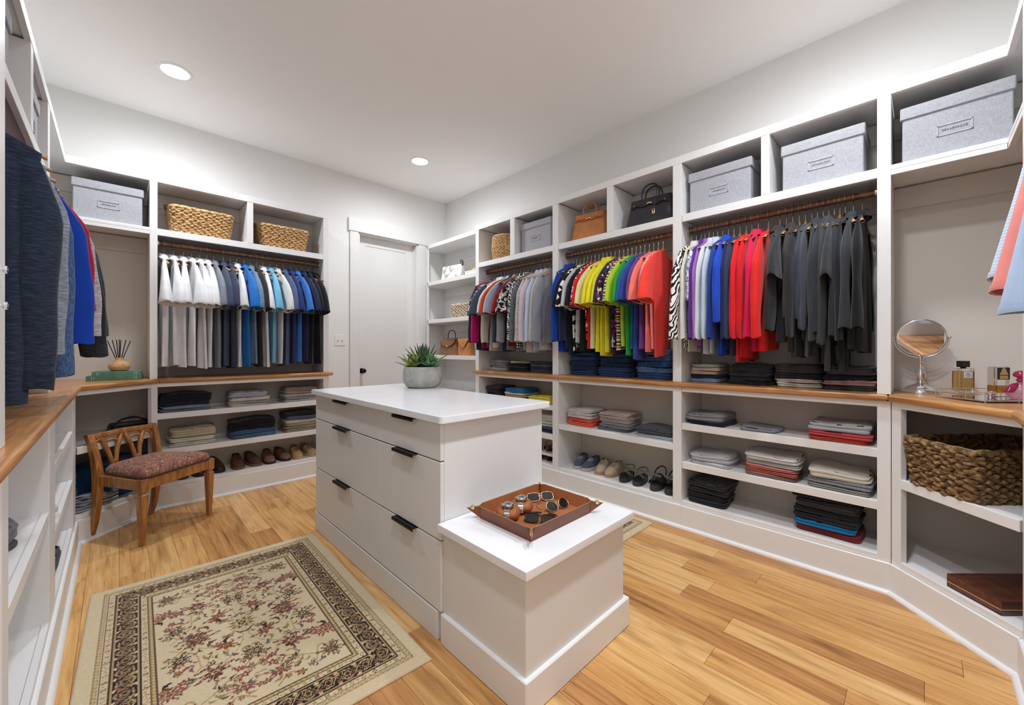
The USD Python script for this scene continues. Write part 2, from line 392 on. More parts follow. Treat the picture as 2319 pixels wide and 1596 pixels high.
def bay(label, label2, F, a0, a1, D, sides, ups, low, rod_d=None):
    """sides: the posts this bay owns; ups: divider posts above."""
    t2, put = cabinet('base_cabinet', label2, F, a0, a1)
    e = .003
    for s in sides: put('side_panel', F.box(*s, 0, D, 0.0, CZ0 - .001))
    put('counter_rail', F.box(a0 + e, a1 - e, .001, .02, .925, CZ0 - .002))
    for z in low: shelf(put, F, a0 + e, a1 - e, D, z)
    base(put, F, a0, a1, D)
    put('back_panel', F.box(a0 + e, a1 - e, D - .012, D, .176, CZ0 - .002, 0), BACK)
    put2 = put
    t, put = cabinet('closet_bay', label, F, a0, a1)
    for s in sides: put('side_panel', F.box(*s, 0, D, CZ1, HZ0 + .001))
    put('top_rail', F.box(a0, a1, -.001, .02, HZ0, HZ1)); put('top_board', F.box(a0 + e, a1 - e, .02, D, HZ0 + .012, HZ0 + .03, 0))
    shelf(put, F, a0 + e, a1 - e, D, SZ1, SZ1 - SZ0)
    for s in ups: put('divider', F.box(*s, .0005, D, SZ1, HZ0 + .001))
    put('back_panel', F.box(a0 + e, a1 - e, D - .012, D, CZ1, HZ0 + .012, 0), BACK)
    put('back_cleat', F.box(a0 + e, a1 - e, D - .03, D - .012, 2.375, 2.49), BACK); put('back_cleat', F.box(a0 + e, a1 - e, D - .03, D - .012, 1.985, 2.105), BACK)
    if rod_d: rod(put, F, a0 + (sides[0][1] - a0 if sides and abs(sides[0][0] - a0) < 1e-6 else 0), a1 - (a1 - sides[-1][0] if sides and abs(sides[-1][1] - a1) < 1e-6 else 0), rod_d)
    return t2, put2
DR = XW - XR
bay('white upper closet bay beside the perfume corner, with the charcoal clothes on its rod', 'white open base cabinet beside the perfume corner, with two inner shelves', FR, .108, 1.152, DR, [(.108, .16)], [(.631, .676)], [.712, .447], .115)
bay('white upper closet bay topped by the tan and black handbags', 'white open base cabinet with one inner shelf and four pairs of shoes', FR, 1.152, 2.229, DR, [(1.152, 1.212)], [(1.684, 1.74)], [.56], .115)
tA, putA = bay('white upper closet bay with the round basket on top', 'white open base cabinet next to the narrow handbag shelves', FR, 2.229, 3.366, DR, [(2.229, 2.294), (3.312, 3.366)], [(2.772, 2.833)], [.715, .452], .115)
putA('shoe_shelf', FR.box(2.297, 3.309, .04, DR - .02, .245, .26))
DB = YW - YB
bay('white upper closet bay on the back wall holding the short-sleeved shirts', 'white open base cabinet on the back wall with folded trousers and brown shoes', FB, .173, 1.481, DB, [(.173, .218), (1.43, 1.481)], [(.8, .845)], [.722, .443], .12)
# narrow open shelves between the right wall bays and the door
t, put = cabinet('shelf_unit', 'narrow white open shelf unit with handbags beside the door', FR, 3.366, 4.308)
sp = [(XR, 3.366), (XW, 3.366), (XW, YW), (2.835, YW), (2.835, 4.385), (XR, 4.308)]
o = FR.pt(3.837, 0, 0)
for zt in (2.5, 2.04, 1.575, 1.14, .72, .30):
    put('shelf', plate(sp, zt - .045, zt, .0015, 1))
put('side_trim', box(XR, XR + .02, 4.298, 4.312, .0, 2.5)); put('back_panel', box(XW - .012, XW, 3.366, YW, .0, 2.5, 0), CAB)
for zt in (2.5, 2.04, 1.575, 1.14): put('back_cleat', box(XW - .026, XW - .012, 3.366, YW, zt - .15, zt - .045), CAB)
put('base_board', FR.box(3.366, 4.308, -.012, .004, 0, .15, .003))
# right corner: square above, diagonal front below
t, put = cabinet('corner_closet', 'white square upper corner bay over the perfumes, holding the rightmost grey box', FDR, 0, LDR)
cor = [(XR, .108), (XW, .108), (XW, YN), (2.384, YN), (2.384, YNF), (XR, YNF)]
corL = [(XR, .108), (XW, .108), (XW, YN), (2.384, YN), (2.384, YNF)]
put('top_rail', FR.box(YNF, .108, -.001, .02, HZ0, HZ1)); put('top_rail', FN.box(2.384, XR, -.001, .02, HZ0, HZ1)); put('top_board', plate(cor, HZ0 + .012, HZ0 + .03, .001, 1))
put('shelf_edge', FR.box(YNF, .108, .001, .021, SZ0, SZ1)); put('shelf_edge', FN.box(2.384, XR, .001, .021, SZ0, SZ1)); put('shelf', plate(cor, SZ1 - .024, SZ1 - .004, .001, 1))
put('back_panel', box(XW - .012, XW, YN, .108, CZ1, HZ0 + .01, 0), BACK); put('back_panel', box(2.384, XW - .012, YN, YN + .012, CZ1, HZ0 + .01, 0), BACK)
for z in (2.375, 1.985): put('back_cleat', box(XW - .03, XW - .012, YN, .108, z, z + .117), BACK); put('back_cleat', box(2.384, XW, YN + .012, YN + .03, z, z + .117), BACK)
def diag(put, F, L, D, poly, low, near):
    put('stile', F.box(*((.002, .05) if near else (L - .05, L - .002)), 0, .03, .15, CZ0 - .001))
    put('counter_rail', F.box(*((.05, L - .002) if near else (.002, L - .05)), .001, .02, .925, CZ0 - .002))
    for z in low:
        put('shelf_edge', F.box(.01, L - .01, .001, .021, z - .045, z)); put('shelf', plate(poly, z - .024, z - .004, .001, 1))
    put('bottom_rail', F.box(0, L, .001, .02, .15, .18)); put('bottom_shelf', plate(poly, .155, .176, .001, 1))
    put('base_board', F.box(-.005, L + .005, -.012, .004, 0, .15, .003)); put('quarter_round', qround(F, -.012, L + .012, -.012), TRIMM)
t, put = cabinet('corner_base_cabinet', 'white base cabinet with diagonal open front holding the dark basket and wooden case', FDR, 0, LDR)
put('back_panel', box(XW - .012, XW, YN, .108, .176, CZ0 - .002, 0), BACK); put('back_panel', box(2.384, XW - .012, YN, YN + .012, .176, CZ0 - .002, 0), BACK)
diag(put, FDR, LDR, .4, [(XR + .02, .095), (XW, .095), (XW, YN), (2.397, YN), (2.397, YNF - .02)], [.582], True)
# near wall unit, its edge shows at the right of the picture
t2, put2 = cabinet('base_cabinet', 'white open base cabinet on the near wall at the far right edge', FN, 1.3, 2.384)
t, put = cabinet('closet_bay', 'white upper closet bay on the near wall at the far right edge', FN, 1.3, 2.384)
for s in ((1.3, 1.35), (2.334, 2.384)):
    put2('side_panel', FN.box(*s, 0, .36, 0, CZ0 - .001)); put('side_panel', FN.box(*s, 0, .36, CZ1, HZ0))
put('top_rail', FN.box(1.3, 2.384, -.001, .02, HZ0, HZ1)); put('top_board', FN.box(1.3, 2.384, .02, .36, HZ0 + .012, HZ0 + .03, 0)); shelf(put, FN, 1.3, 2.384, .36, SZ1, .05)
put2('counter_rail', FN.box(1.3, 2.384, .001, .02, .925, CZ0 - .002)); put('back_panel', FN.box(1.3, 2.384, .348, .36, CZ1, HZ0, 0), BACK); put2('back_panel', FN.box(1.303, 2.381, .348, .36, .176, CZ0 - .002, 0), BACK)
for z in (.712, .447): shelf(put2, FN, 1.35, 2.334, .36, z)
base(put2, FN, 1.3, 2.384, .36); rod(put, FN, 1.35, 2.334, .12)
# left corner: square above, diagonal front below
t, put = cabinet('corner_closet', 'white square upper corner bay at the left, holding a grey box', FDL, 0, LDL)
cl = [(XLU, 3.23), (XLU, YB), (.173, YB), (.173, YW), (XL, YW), (XL, 3.23)]
put('top_rail', FB.box(XLU, .173, -.001, .02, HZ0, HZ1)); put('top_rail', FLU.box(3.23, YB, -.001, .02, HZ0, HZ1)); put('top_board', plate(cl, HZ0 + .012, HZ0 + .03, .001, 1))
put('shelf_edge', FB.box(XLU, .173, .001, .021, SZ0, SZ1)); put('shelf_edge', FLU.box(3.23, YB, .001, .021, SZ0, SZ1)); put('shelf', plate(cl, SZ1 - .024, SZ1 - .004, .001, 1))
put('back_panel', box(XL, .173, YW - .012, YW, CZ1, HZ0, 0), BACK); put('back_panel', box(XL, XL + .012, 3.675, YW - .012, CZ1, HZ0, 0), BACK)
for z in (2.375, 1.985): put('back_cleat', box(XL, .173, YW - .03, YW - .012, z, z + .117), BACK)
t, put = cabinet('corner_base_cabinet', 'white base cabinet with diagonal open front behind the chair', FDL, 0, LDL)
put('back_panel', box(XL, .173, YW - .012, YW, .176, CZ0 - .002, 0), BACK); put('back_panel', box(XL, XL + .012, 3.675, YW - .012, .176, CZ0 - .002, 0), BACK)
diag(put, FDL, LDL, .4, [(XLL - .02, 3.69), (XL, 3.69), (XL, YW), (.205, YW), (.205, YB + .02)], [.602], False)
# left wall bays
t2, put2 = cabinet('base_cabinet', 'white open base cabinet running along the left wall', FLL, 1.52, 3.675)
t, put = cabinet('closet_bay', 'white upper closet bay along the left wall with the hanging knitwear', FLU, 1.52, 3.23)
DU, DLO = XLU - XL, XLL - XL
for s in ((2.58, 2.648), (3.15, 3.23)): put('divider', FLU.box(*s, .0005, DU, SZ1, HZ0 + .001))
put('side_panel', FLU.box(3.17, 3.23, .0, DU, CZ1, SZ0))
put('top_rail', FLU.box(1.52, 3.23, -.001, .02, HZ0, HZ1)); put('top_board', FLU.box(1.52, 3.23, .02, DU, HZ0 + .012, HZ0 + .03, 0)); shelf(put, FLU, 1.52, 3.23, DU, SZ1, .05)
for s in ((2.32, 2.52), (3.45, 3.66)): put2('side_panel', FLL.box(*s, 0, DLO, 0, CZ0 - .001))
put2('counter_rail', FLL.box(1.523, 3.672, .001, .02, .925, CZ0 - .002))
shelf(put2, FLL, 1.523, 2.32, DLO, .60); shelf(put2, FLL, 2.52, 3.45, DLO, .74); shelf(put2, FLL, 2.52, 3.45, DLO, .46)
base(put2, FLL, 1.52, 3.675, DLO)
put2('back_panel', FLL.box(1.523, 3.672, DLO - .012, DLO, .176, CZ0 - .002, 0), BACK); put('back_panel', FLU.box(1.523, 3.67, DU - .012, DU, CZ1, HZ0, 0), BACK)
rod(put, FLU, 1.52, 3.17, .1)
# tall cabinet at the near end of the left wall
FT = Frame((-.19, 0), (0, 1), (-1, 0))
t, put = cabinet('tall_cabinet', 'white tall cabinet with recessed panel doors at the far left edge', FT, .55, 1.52)
DT = -.19 - XL
put('side_panel', FT.box(1.46, 1.52, 0, DT, CZ1, HZ0 + .001)); put('side_panel', FT.box(.55, .6, 0, DT, CZ1, HZ0)); put('top_rail', FT.box(.55, 1.52, -.001, .02, HZ0, HZ1)); put('top_board', FT.box(.55, 1.52, .02, DT, HZ0 + .012, HZ0 + .03, 0))
shelf(put, FT, .6, 1.46, DT, SZ1 - .27, .05); put('back_panel', FT.box(.6, 1.46, DT - .012, DT, CZ1, HZ0, 0), BACK)
put('divider', FT.box(1.02, 1.04, .02, DT, CZ1, 1.815)); put('rail', FT.box(.6, 1.46, .001, .02, CZ1, 1.02))
for (a, b) in ((.603, 1.028), (1.032, 1.457)):
    for (c, d) in ((1.022, 1.35), (1.356, 1.812)):
        dd = put('door', FT.box(a, b, .004, .02, c, d, .001))
        for q in ((a, a + .055, c, d), (b - .055, b, c, d), (a + .055, b - .055, c, c + .055), (a + .055, b - .055, d - .055, d)):
            put('door_frame', FT.box(q[0], q[1], -.002, .005, q[2], q[3], .001))
        kx = b - .028 if a < .9 else a + .36
        put('door_knob', moved(lathe([(0, 0), (.004, 0), (.004, .006), (.009, .009), (.009, .013), (0, .015)], 16), FT.pt(b - .03, -.002, 1.355 + (.04 if c > 1.2 else -.04)), ry=math.pi / 2), CHROME)
t, put = cabinet('base_cabinet', 'white open base cabinet under the tall cabinet at the far left edge', FLL, .55, 1.52)
put('side_panel', FLL.box(1.44, 1.52, 0, DLO, 0, CZ0 - .001)); put('side_panel', FLL.box(.55, .6, 0, DLO, 0, CZ0 - .001)); put('counter_rail', FLL.box(.6, 1.44, .001, .02, .925, CZ0 - .002))
shelf(put, FLL, .6, 1.44, DLO, .70); shelf(put, FLL, .6, 1.44, DLO, .42); base(put, FLL, .55, 1.52, DLO); put('back_panel', FLL.box(.553, 1.517, DLO - .012, DLO, .176, CZ0 - .002, 0), BACK)
# oak worktops
ov = .028
wt = thing('worktop', 'long oak worktop of the right wall, bending round under the perfumes', 'worktop', (XR, 1.7, CZ0))
def wput(t, loc, poly, mat): part(t, 'board', shift(plate(poly, CZ0, CZ1, .012, 4), loc), mat)
l = (XR, 1.7, CZ0); k = ov * .41421
wput(wt, l, [(XR - ov, .108 + k), (XW - .012, .108 + k), (XW - .012, 3.385), (XR - ov, 3.385)], TOPY)
wput(wt, l, [(XR - ov, .107 + k), (2.384 - k, YNF + ov), (2.384 - k, YN + .012), (XW - .012, YN + .012), (XW - .012, .107 + k)], TOPD)
wput(wt, l, [(2.383 - k, YNF + ov), (1.3, YNF + ov), (1.3, YN + .012), (2.383 - k, YN + .012)], TOPX)
wt = thing('worktop', 'long oak worktop of the left and back walls, bending under the green books', 'worktop', (XLL, 3, CZ0))
l = (XLL, 3, CZ0)
wput(wt, l, [(.218 + k, YB - ov), (1.512, YB - ov), (1.512, YW - .012), (.218 + k, YW - .012)], TOPX)
wput(wt, l, [(.217 + k, YB - ov), (.217 + k, YW - .012), (XL + .012, YW - .012), (XL + .012, 3.675 - k), (XLL + ov, 3.675 - k)], TOPE)
wput(wt, l, [(XLL + ov, 3.674 - k), (XL + .012, 3.674 - k), (XL + .012, .55), (XLL + ov, .55)], TOPY)

# ---------------------------------------------------------------- island and bench
IX0, IX1, IY0, IY1, IZ = .955, 1.585, 1.398, 2.862, .915
t = thing('island', 'white dresser island with six flat drawers and a white quartz top', 'island', ((IX0 + IX1) / 2, (IY0 + IY1) / 2, 0))
l = ((IX0 + IX1) / 2, (IY0 + IY1) / 2, 0)
def put(n, m, mat=ISL, par=None, **k): return part(par or t, n, shift(m, l), mat, **k)
put('body', box(IX0 + .02, IX1, IY0, IY1, .0, IZ))
put('end_panel', box(IX0 + .019, IX1 + .003, IY0 - .003, IY0 + .012, .12, IZ, .001))
put('plinth', box(IX0 - .002, IX1 + .012, IY0 + .02, IY1 + .01, 0, .122, .003))
put('countertop', plate(rrect(IX1 - IX0 + .055, IY1 - IY0 + .06, .02, 5, (IX0 + IX1) / 2 - .003, (IY0 + IY1) / 2 - .018), IZ, .945, .003, 2), QUARTZ)
YS = 1.923
for (y0, y1) in ((IY0 - .002, YS - .002), (YS + .002, IY1)):
    for (z0, z1) in ((.752, .906), (.424, .746), (.128, .418)):
        d = put('drawer', box(IX0, IX0 + .019, y0, y1, z0, z1, .002))
        hy = (1.58, 1.77) if y0 < 1.9 else (2.31, 2.51)
        h = cat_(box(IX0 - .024, IX0 + .006, hy[0], hy[1], z1, z1 + .003, .0005), box(IX0 - .024, IX0 - .0215, hy[0], hy[1], z1 - .011, z1 + .003, .0005))
        put('tab_pull', h, BLACKM, d)
BX0, BX1, BY0, BY1 = .967, 1.588, .92, 1.394
t = thing('bench', 'low white bench with an overhanging quartz top at the end of the island', 'bench', ((BX0 + BX1) / 2, (BY0 + BY1) / 2, 0))
l = ((BX0 + BX1) / 2, (BY0 + BY1) / 2, 0)
put('body', box(BX0, BX1, BY0, BY1, 0, .468))
put('plinth', box(BX0 - .016, BX1 + .026, BY0 - .016, BY1 - .001, 0, .125, .004), CAB)
put('bench_top', plate([(BX0 - .03, BY0 - .03), (BX1 + .04, BY0 - .03), (BX1 + .04, BY1 - .001), (BX0 - .03, BY1 - .001)], .468, .5, .003, 2), QUARTZ)
# ---------------------------------------------------------------- cloth
def cloth(col, kind='plain', cols=None, sc=1.0):
    key = ('cloth', tuple(np.round(col, 4)), kind, sc, str(cols))
    if key in _m: return _m[key]
    n = {'t': ('texture_coordinate', {}), 'nw': ('noise_texture', dict(scale=420.0 * sc, detail=1.0)), 'nf': ('noise_texture', dict(scale=9.0, detail=2.0)),
         'bw': ('bump', dict(strength=.22, distance=.0015)), 'b2': ('bump', dict(strength=.25, distance=.01)),
         'p': ('principled_bsdf', dict(roughness=.85, sheen_weight=.12, sheen_roughness=.5, specular_ior_level=.2))}
    L = [('t.object', 'nw.vector'), ('t.object', 'nf.vector'), ('nf.fac', 'b2.height'), ('b2.normal', 'bw.normal'), ('nw.fac', 'bw.height'), ('bw.normal', 'p.normal')]
    if kind == 'plain':
        n['r'] = ('rgb_ramp', {'ramp': [(.3, tuple(np.array(col) * .93)), (.7, tuple(np.minimum(np.array(col) * 1.05, 1)))]}); L += [('nf.fac', 'r.fac'), ('r.color', 'p.base_color')]
    elif kind in ('heather', 'denim'):
        st = (1, 1, .12) if kind == 'heather' else (1, .25, 1)
        n['mp'] = ('mapping', dict(scale=(170 * st[0], 170 * st[1], 170 * (.9 if kind == 'denim' else 3.2))))
        n['mp'] = ('mapping', dict(scale=(38, 38, 420) if kind == 'heather' else (260, 260, 60)))
        n['nh'] = ('noise_texture', dict(scale=1.0, detail=3.0)); lo, hi = (.55, 1.75) if kind == 'heather' else (.6, 1.45)
        n['r'] = ('rgb_ramp', {'ramp': [(.3, tuple(np.array(col) * lo)), (.5, col), (.72, tuple(np.minimum(np.array(col) * hi + .01, 1)))]})
        L += [('t.object', 'mp.vector'), ('mp.vector', 'nh.vector'), ('nh.fac', 'r.fac'), ('r.color', 'p.base_color')]
    elif kind == 'stripe':
        n['sx'] = ('separate_xyz', {}); n['ml'] = ('math', dict(math_type='multiply', value2=14.0 * sc)); n['fr'] = ('math', dict(math_type='fraction'))
        k = len(cols); n['r'] = ('rgb_ramp', {'ramp': [(i / k, c) for i, c in enumerate(cols)], 'interpolate': False})
        L += [('t.object', 'sx.vector'), ('sx.z', 'ml.value1'), ('ml.value', 'fr.value1'), ('fr.value', 'r.fac'), ('r.color', 'p.base_color')]
    elif kind == 'zebra':
        n['mp'] = ('mapping', dict(scale=(1, 1, 1), rotation=(.0, .55, .3))); n['w'] = ('wave_texture', dict(scale=14.0, distortion=9.0, detail=1.5, detail_scale=1.3)); n['r'] = ('rgb_ramp', {'ramp': [(0, cols[0]), (.42, cols[0]), (.5, cols[1]), (1, cols[1])]})
        L += [('t.object', 'mp.vector'), ('mp.vector', 'w.vector'), ('w.fac', 'r.fac'), ('r.color', 'p.base_color')]
    elif kind == 'print':
        n['v'] = ('voronoi_texture', dict(scale=42.0 * sc, randomness=1.0)); n['sc'] = ('separate_color', {}); k = len(cols)
        n['r'] = ('rgb_ramp', {'ramp': [(i / k, c) for i, c in enumerate(cols)], 'interpolate': False})
        L += [('t.object', 'v.vector'), ('v.color', 'sc.color'), ('sc.r', 'r.fac'), ('r.color', 'p.base_color')]
    elif kind == 'check':
        n['mp'] = ('mapping', dict(rotation=(.5, .6, .4))); n['c'] = ('checker_texture', dict(color1=cols[0], color2=cols[1], scale=62.0 * sc))
        L += [('t.object', 'mp.vector'), ('mp.vector', 'c.vector'), ('c.color', 'p.base_color')]
    nm = f'cloth_{kind}_{sum(isinstance(k, tuple) for k in _m):03d}'
    _m[key] = look(nm, n, L); return _m[key]

HANGW = wood('hanger_wood', [S(170, 112, 58), S(214, 158, 96), S(232, 184, 124)], math.pi / 2, grain=(60, 5, 60), rough=.3, coat=.3)
HANGD = plain('hanger_black', S(28, 26, 26), .35)
def hanger_meshes(sw=.185):
    a = np.radians(np.linspace(-50, 185, 16))
    p = [(.0225 * math.cos(q), 0, .0225 * math.sin(q)) for q in a]
    p = bez(p + [(-.016, 0, -.022), (-.003, 0, -.036), (0, 0, -.052), (0, 0, -.082)], 3)
    hook = tube(p, .0017, 6)
    s = np.linspace(-sw, sw, 29); n = 10; an = np.linspace(0, 2 * np.pi, n, endpoint=False); rows = []
    for q in s:
        u = abs(q) / sw; z = -.118 - .066 * u ** 1.1; h = .010 + .017 * math.exp(-(q / .020) ** 2) - .003 * u; w = .008 + .003 * u + .004 * math.exp(-(q / .02) ** 2); up = .014 * math.exp(-(q / .017) ** 2)
        rows.append(np.c_[np.full(n, q), -.5 * w * 1.6 * np.cos(an) + .016 * u * u, z + up + h * np.sin(an)])
    g = grid(np.stack(rows), close_v=True); g.invert()
    return hook, g
HK, HWOOD = hanger_meshes()
hang_src = {}
def hanger(loc, rz, label, dark=False, group=None):
    if dark not in hang_src:
        h = thing('clothes_hanger', label, 'hanger', loc, rz, group); part(h, 'hook', HK, STEEL); part(h, 'shoulder_bar', HWOOD, HANGD if dark else HANGW)
        hang_src[dark] = h
    else: copy_of(hang_src[dark], label, loc, rz, group)

def garment(name, label, cat, loc, rz, mat, sleeve='short', length=.78, sw=.19, thick=.03, seed=0, group=None, collar=True, collar_mat=None, sleeve_mat=None, flare=1.0, s_out=0.0, outer=None, late=0, cuffs=None, sl_len=None, side=1.0):
    r = random.Random(seed * 7919 + 13)
    t = thing(name, label, cat, loc, rz, group)
    nu, nv = 40, 26
    ph, kf = r.uniform(0, 6.28), r.uniform(1.6, 2.6)
    zn, zt = -.112, -.176
    sway = r.uniform(-.012, .012); tw = r.uniform(-.1, .1)
    def body_ring(z, inset=0.0):
        if z > zt:
            u = (zn - z) / (zn - zt); w = .052 + (sw - .052) * u ** .85; th = .028 - .006 * u
        else:
            u = (zt - z) / (length + zt); w = sw * (1 - .05 * u) - .035 * min(u * 2.2, 1) * (1 - u * .35); th = thick * (.75 + .35 * min(u * 3, 1))
        w -= inset; th -= inset
        an = np.linspace(0, 2 * np.pi, nu, endpoint=False)
        x = w * np.sign(np.cos(an)) * np.abs(np.cos(an)) ** .8; y = th * .5 * np.sign(np.sin(an)) * np.abs(np.sin(an)) ** .9
        u = max(0, min(1, (zn - z) / length))
        f = .0085 * u ** .7 * (np.sin(x / sw * kf * 3.1 + ph + 2.2 * u) + .6 * np.sin(x / sw * kf * 5.7 + ph * 2 - 1.5 * u)) * (thick / .03)
        y = y + f + tw * x * u + sway * u
        x = x + .006 * u * math.sin(ph + 5 * u)
        return np.c_[x, y, np.full(nu, z)]
    zs = np.concatenate([zn - np.linspace(0, 1, 7) * (zn - zt), zt - np.linspace(0, 1, nv)[1:] * (length + zt)])
    rows = [body_ring(z) for z in zs]
    hem = rows[-1][:, 2] + .010 * np.cos(rows[-1][:, 0] * 9 + ph); rows[-1][:, 2] = hem
    inn = body_ring(zs[-1], .003); inn[:, 2] = hem + .0; rows.append(inn); q = body_ring(zs[-1] + .05, .004); rows.append(q)
    g = grid(np.stack(rows), close_v=True)
    part(t, 'body', g, mat, True)
    # sleeves
    SL = sl_len or (.33 if sleeve == 'short' else .60)
    for sgn in (1, -1):
        if sleeve == 'none': continue
        m, n = 18, 20; an = np.linspace(0, 2 * np.pi, n, endpoint=False); rr = []
        out = (s_out + (.095 if sleeve == 'short' else .045)) * flare * (1 if sgn > 0 else .45)
        if outer is not None and sgn > 0: out = outer
        p2 = r.uniform(0, 6.28); jy = r.uniform(-.008, .008) * side
        for k in range(m):
            u = k / (m - 1)
            zc = zt + .012 - u * SL
            sc = sw * .955 + out * (1 - (1 - u) ** 1.7) - .028 * (1 - min(u * 3.5, 1))
            if sleeve == 'short': hs = .018 + .058 * min(1, (u * 2.0)) ** .8 + .014 * u; ht = .011 + .024 * u * flare
            else: hs = .018 + .042 * min(1, u * 4) ** .8 - .018 * max(0, u - .3); ht = .011 + .012 * min(1, u * 4) * flare + .003 * math.sin(u * 9 + p2)
            if late: hs = .016 + .062 * u ** late
            hs *= (1 if sgn > 0 else .7)
            if sgn < 0: sc = sw * .94 + .45 * (sc - sw * .94)
            x = hs * np.cos(an); y = ht * np.sin(an)
            y = y + jy * u + .004 * np.sin(x / .05 * 2.4 + p2 + u * 3) * u
            if sleeve == 'long': x = x + .004 * math.sin(u * 14 + p2) * u
            z = zc - .10 * (-x) * u * (1.2 if sleeve == 'short' else .1)
            z = z + .006 * np.cos(an * 2 + p2) * (u > .97)
            rr.append(np.c_[sgn * (sc + x), y, z])
        e = rr[-1]; c = e.mean(0); rr.append(c + (e - c) * .93); q = c + (e - c) * .88; q[:, 2] += .045; rr.append(q)
        g = grid(np.stack(rr), close_v=True)
        if sgn < 0: g.invert()
        sl = part(t, 'sleeve', g, sleeve_mat or mat, True)
        if sleeve == 'short' or cuffs:
            h = .016 if sleeve == 'short' else .06
            i0 = m - 1
            top = rr[i0 - (1 if sleeve == 'short' else 2)]; bot = rr[i0]; c0, c1 = top.mean(0), bot.mean(0)
            kk = h / max(1e-6, (c0 - c1)[2]); kk = min(kk, 1)
            a = bot + (top - bot) * kk; ca = a.mean(0)
            f = 1.025 if sleeve == 'short' else 1.04
            ring = [ca + (a - ca) * f, c1 + (bot - c1) * f, c1 + (bot - c1) * .97]
            ring[1][:, 2] -= .002
            gg = grid(np.stack(ring), close_v=True)
            if sgn < 0: gg.invert()
            part(sl, 'hem_band' if sleeve == 'short' else 'cuff', gg, cuffs or sleeve_mat or mat, True)
    if collar:
        n = 28; an = np.linspace(0, 2 * np.pi, n, endpoint=False); rr = []
        for (w, th, z) in ((.062, .030, -.128), (.056, .028, -.104), (.050, .025, -.083), (.056, .029, -.080), (.074, .037, -.110), (.077, .039, -.120)):
            rr.append(np.c_[w * np.cos(an), th * np.sin(an), z - .010 * np.cos(an) ** 2 - .004 * np.sin(an)])
        part(t, 'collar', grid(np.stack(rr), close_v=True), collar_mat or mat, True)
    else:
        n = 28; an = np.linspace(0, 2 * np.pi, 10, endpoint=False); q = np.linspace(0, 2 * np.pi, n, endpoint=False)
        pth = np.c_[.053 * np.cos(q), .0125 * np.sin(q), -.112 - .012 * np.abs(np.cos(q))]
        part(t, 'neck_band', tube(pth, .0035, 6, closed=True), collar_mat or mat, True)
    return t

ORD = ['leftmost', 'second', 'third', 'fourth', 'fifth', 'sixth', 'seventh', 'eighth', 'ninth', 'tenth', '11th', '12th', '13th', '14th', '15th', '16th', '17th', '18th', '19th', '20th', '21st', '22nd', '23rd', '24th', '25th', '26th', '27th', '28th', '29th', '30th']
def rack(items, pos, place, rz, where, group, seed0, gap=1.0):
    """items left to right: (look, noun, colour, sleeve, length, kind, extra)."""
    n = len(items)
    for i, it in enumerate(items):
        lk, noun, col, sl, ln, kind, ex = it
        ex = dict(ex); cols = ex.pop('cols', None); dark = ex.pop('dark', False); sc = ex.pop('sc', 1.0)
        m = cloth(S(*col), kind, cols, sc)
        o = 'leftmost' if i == 0 else 'rightmost' if i == n - 1 else ORD[i] + ' from left'
        r = random.Random(seed0 + i)
        sp = abs(pos[min(i + 1, n - 1)] - pos[max(i - 1, 0)]) / (2 if 0 < i < n - 1 else 1) * gap
        th = max(.014, min(.045, sp * .72)); fl = ex.pop('flare', min(1.25, max(.5, sp / .05)))
        art = noun.replace(' ', '_').replace('-', '_')
        garment(art, f'{lk} {noun}, {o} on {where}', noun.split(' ')[-1], place(pos[i]), rz + math.radians(r.uniform(-3.5, 3.5)), m, sl, ln + r.uniform(-.02, .02), thick=th, seed=seed0 + i, group=group, flare=fl, **ex)
        hanger(place(pos[i]), rz + math.radians(r.uniform(-3, 3)), f'{"black" if dark else "wooden"} hanger, {o} on {where}', dark, 'hangers on ' + where)

W6 = ('white', 'polo shirt', (240, 240, 242), 'short', .975, 'plain', {})
def P_(lk, col, noun='polo shirt', kind='plain', ln=.975, sl='short', **ex): return (lk, noun, col, sl, ln, kind, ex)
back_items = [W6] * 6 + [P_('grey', (132, 138, 150)), P_('slate navy', (70, 80, 108)), P_('dark slate', (56, 64, 88)), P_('white', (232, 233, 238)), P_('bright blue', (30, 118, 196)), P_('faded denim', (112, 140, 170), 'short-sleeved shirt', 'denim'),
   P_('dark', (50, 44, 44), 't-shirt', collar=False), P_('white', (236, 237, 242)), P_('sky blue', (120, 186, 220)), P_('cream white', (226, 222, 218)), P_('slate blue', (82, 98, 134)), P_('navy blue', (40, 58, 120)), P_('cornflower blue', (62, 122, 206)), P_('dark navy', (38, 46, 76)), P_('blue black', (26, 30, 40)), P_('black', (24, 28, 36))]
bx = [0.262, 0.32, 0.382, 0.435, 0.487, 0.535, 0.583, 0.646, 0.697, 0.744, 0.797, 0.843, 0.894, 0.944, 1.001, 1.055, 1.112, 1.17, 1.223, 1.277, 1.332, 1.389]
back_items = [(a, b, c, d, e, f, {**g, 'flare': 1.3}) for a, b, c, d, e, f, g in back_items]
rack(back_items, bx, lambda x: (x, YB + .12, 2.047), -math.pi / 2, 'the back wall rod', 'short-sleeved shirts on the back wall rod', 100)

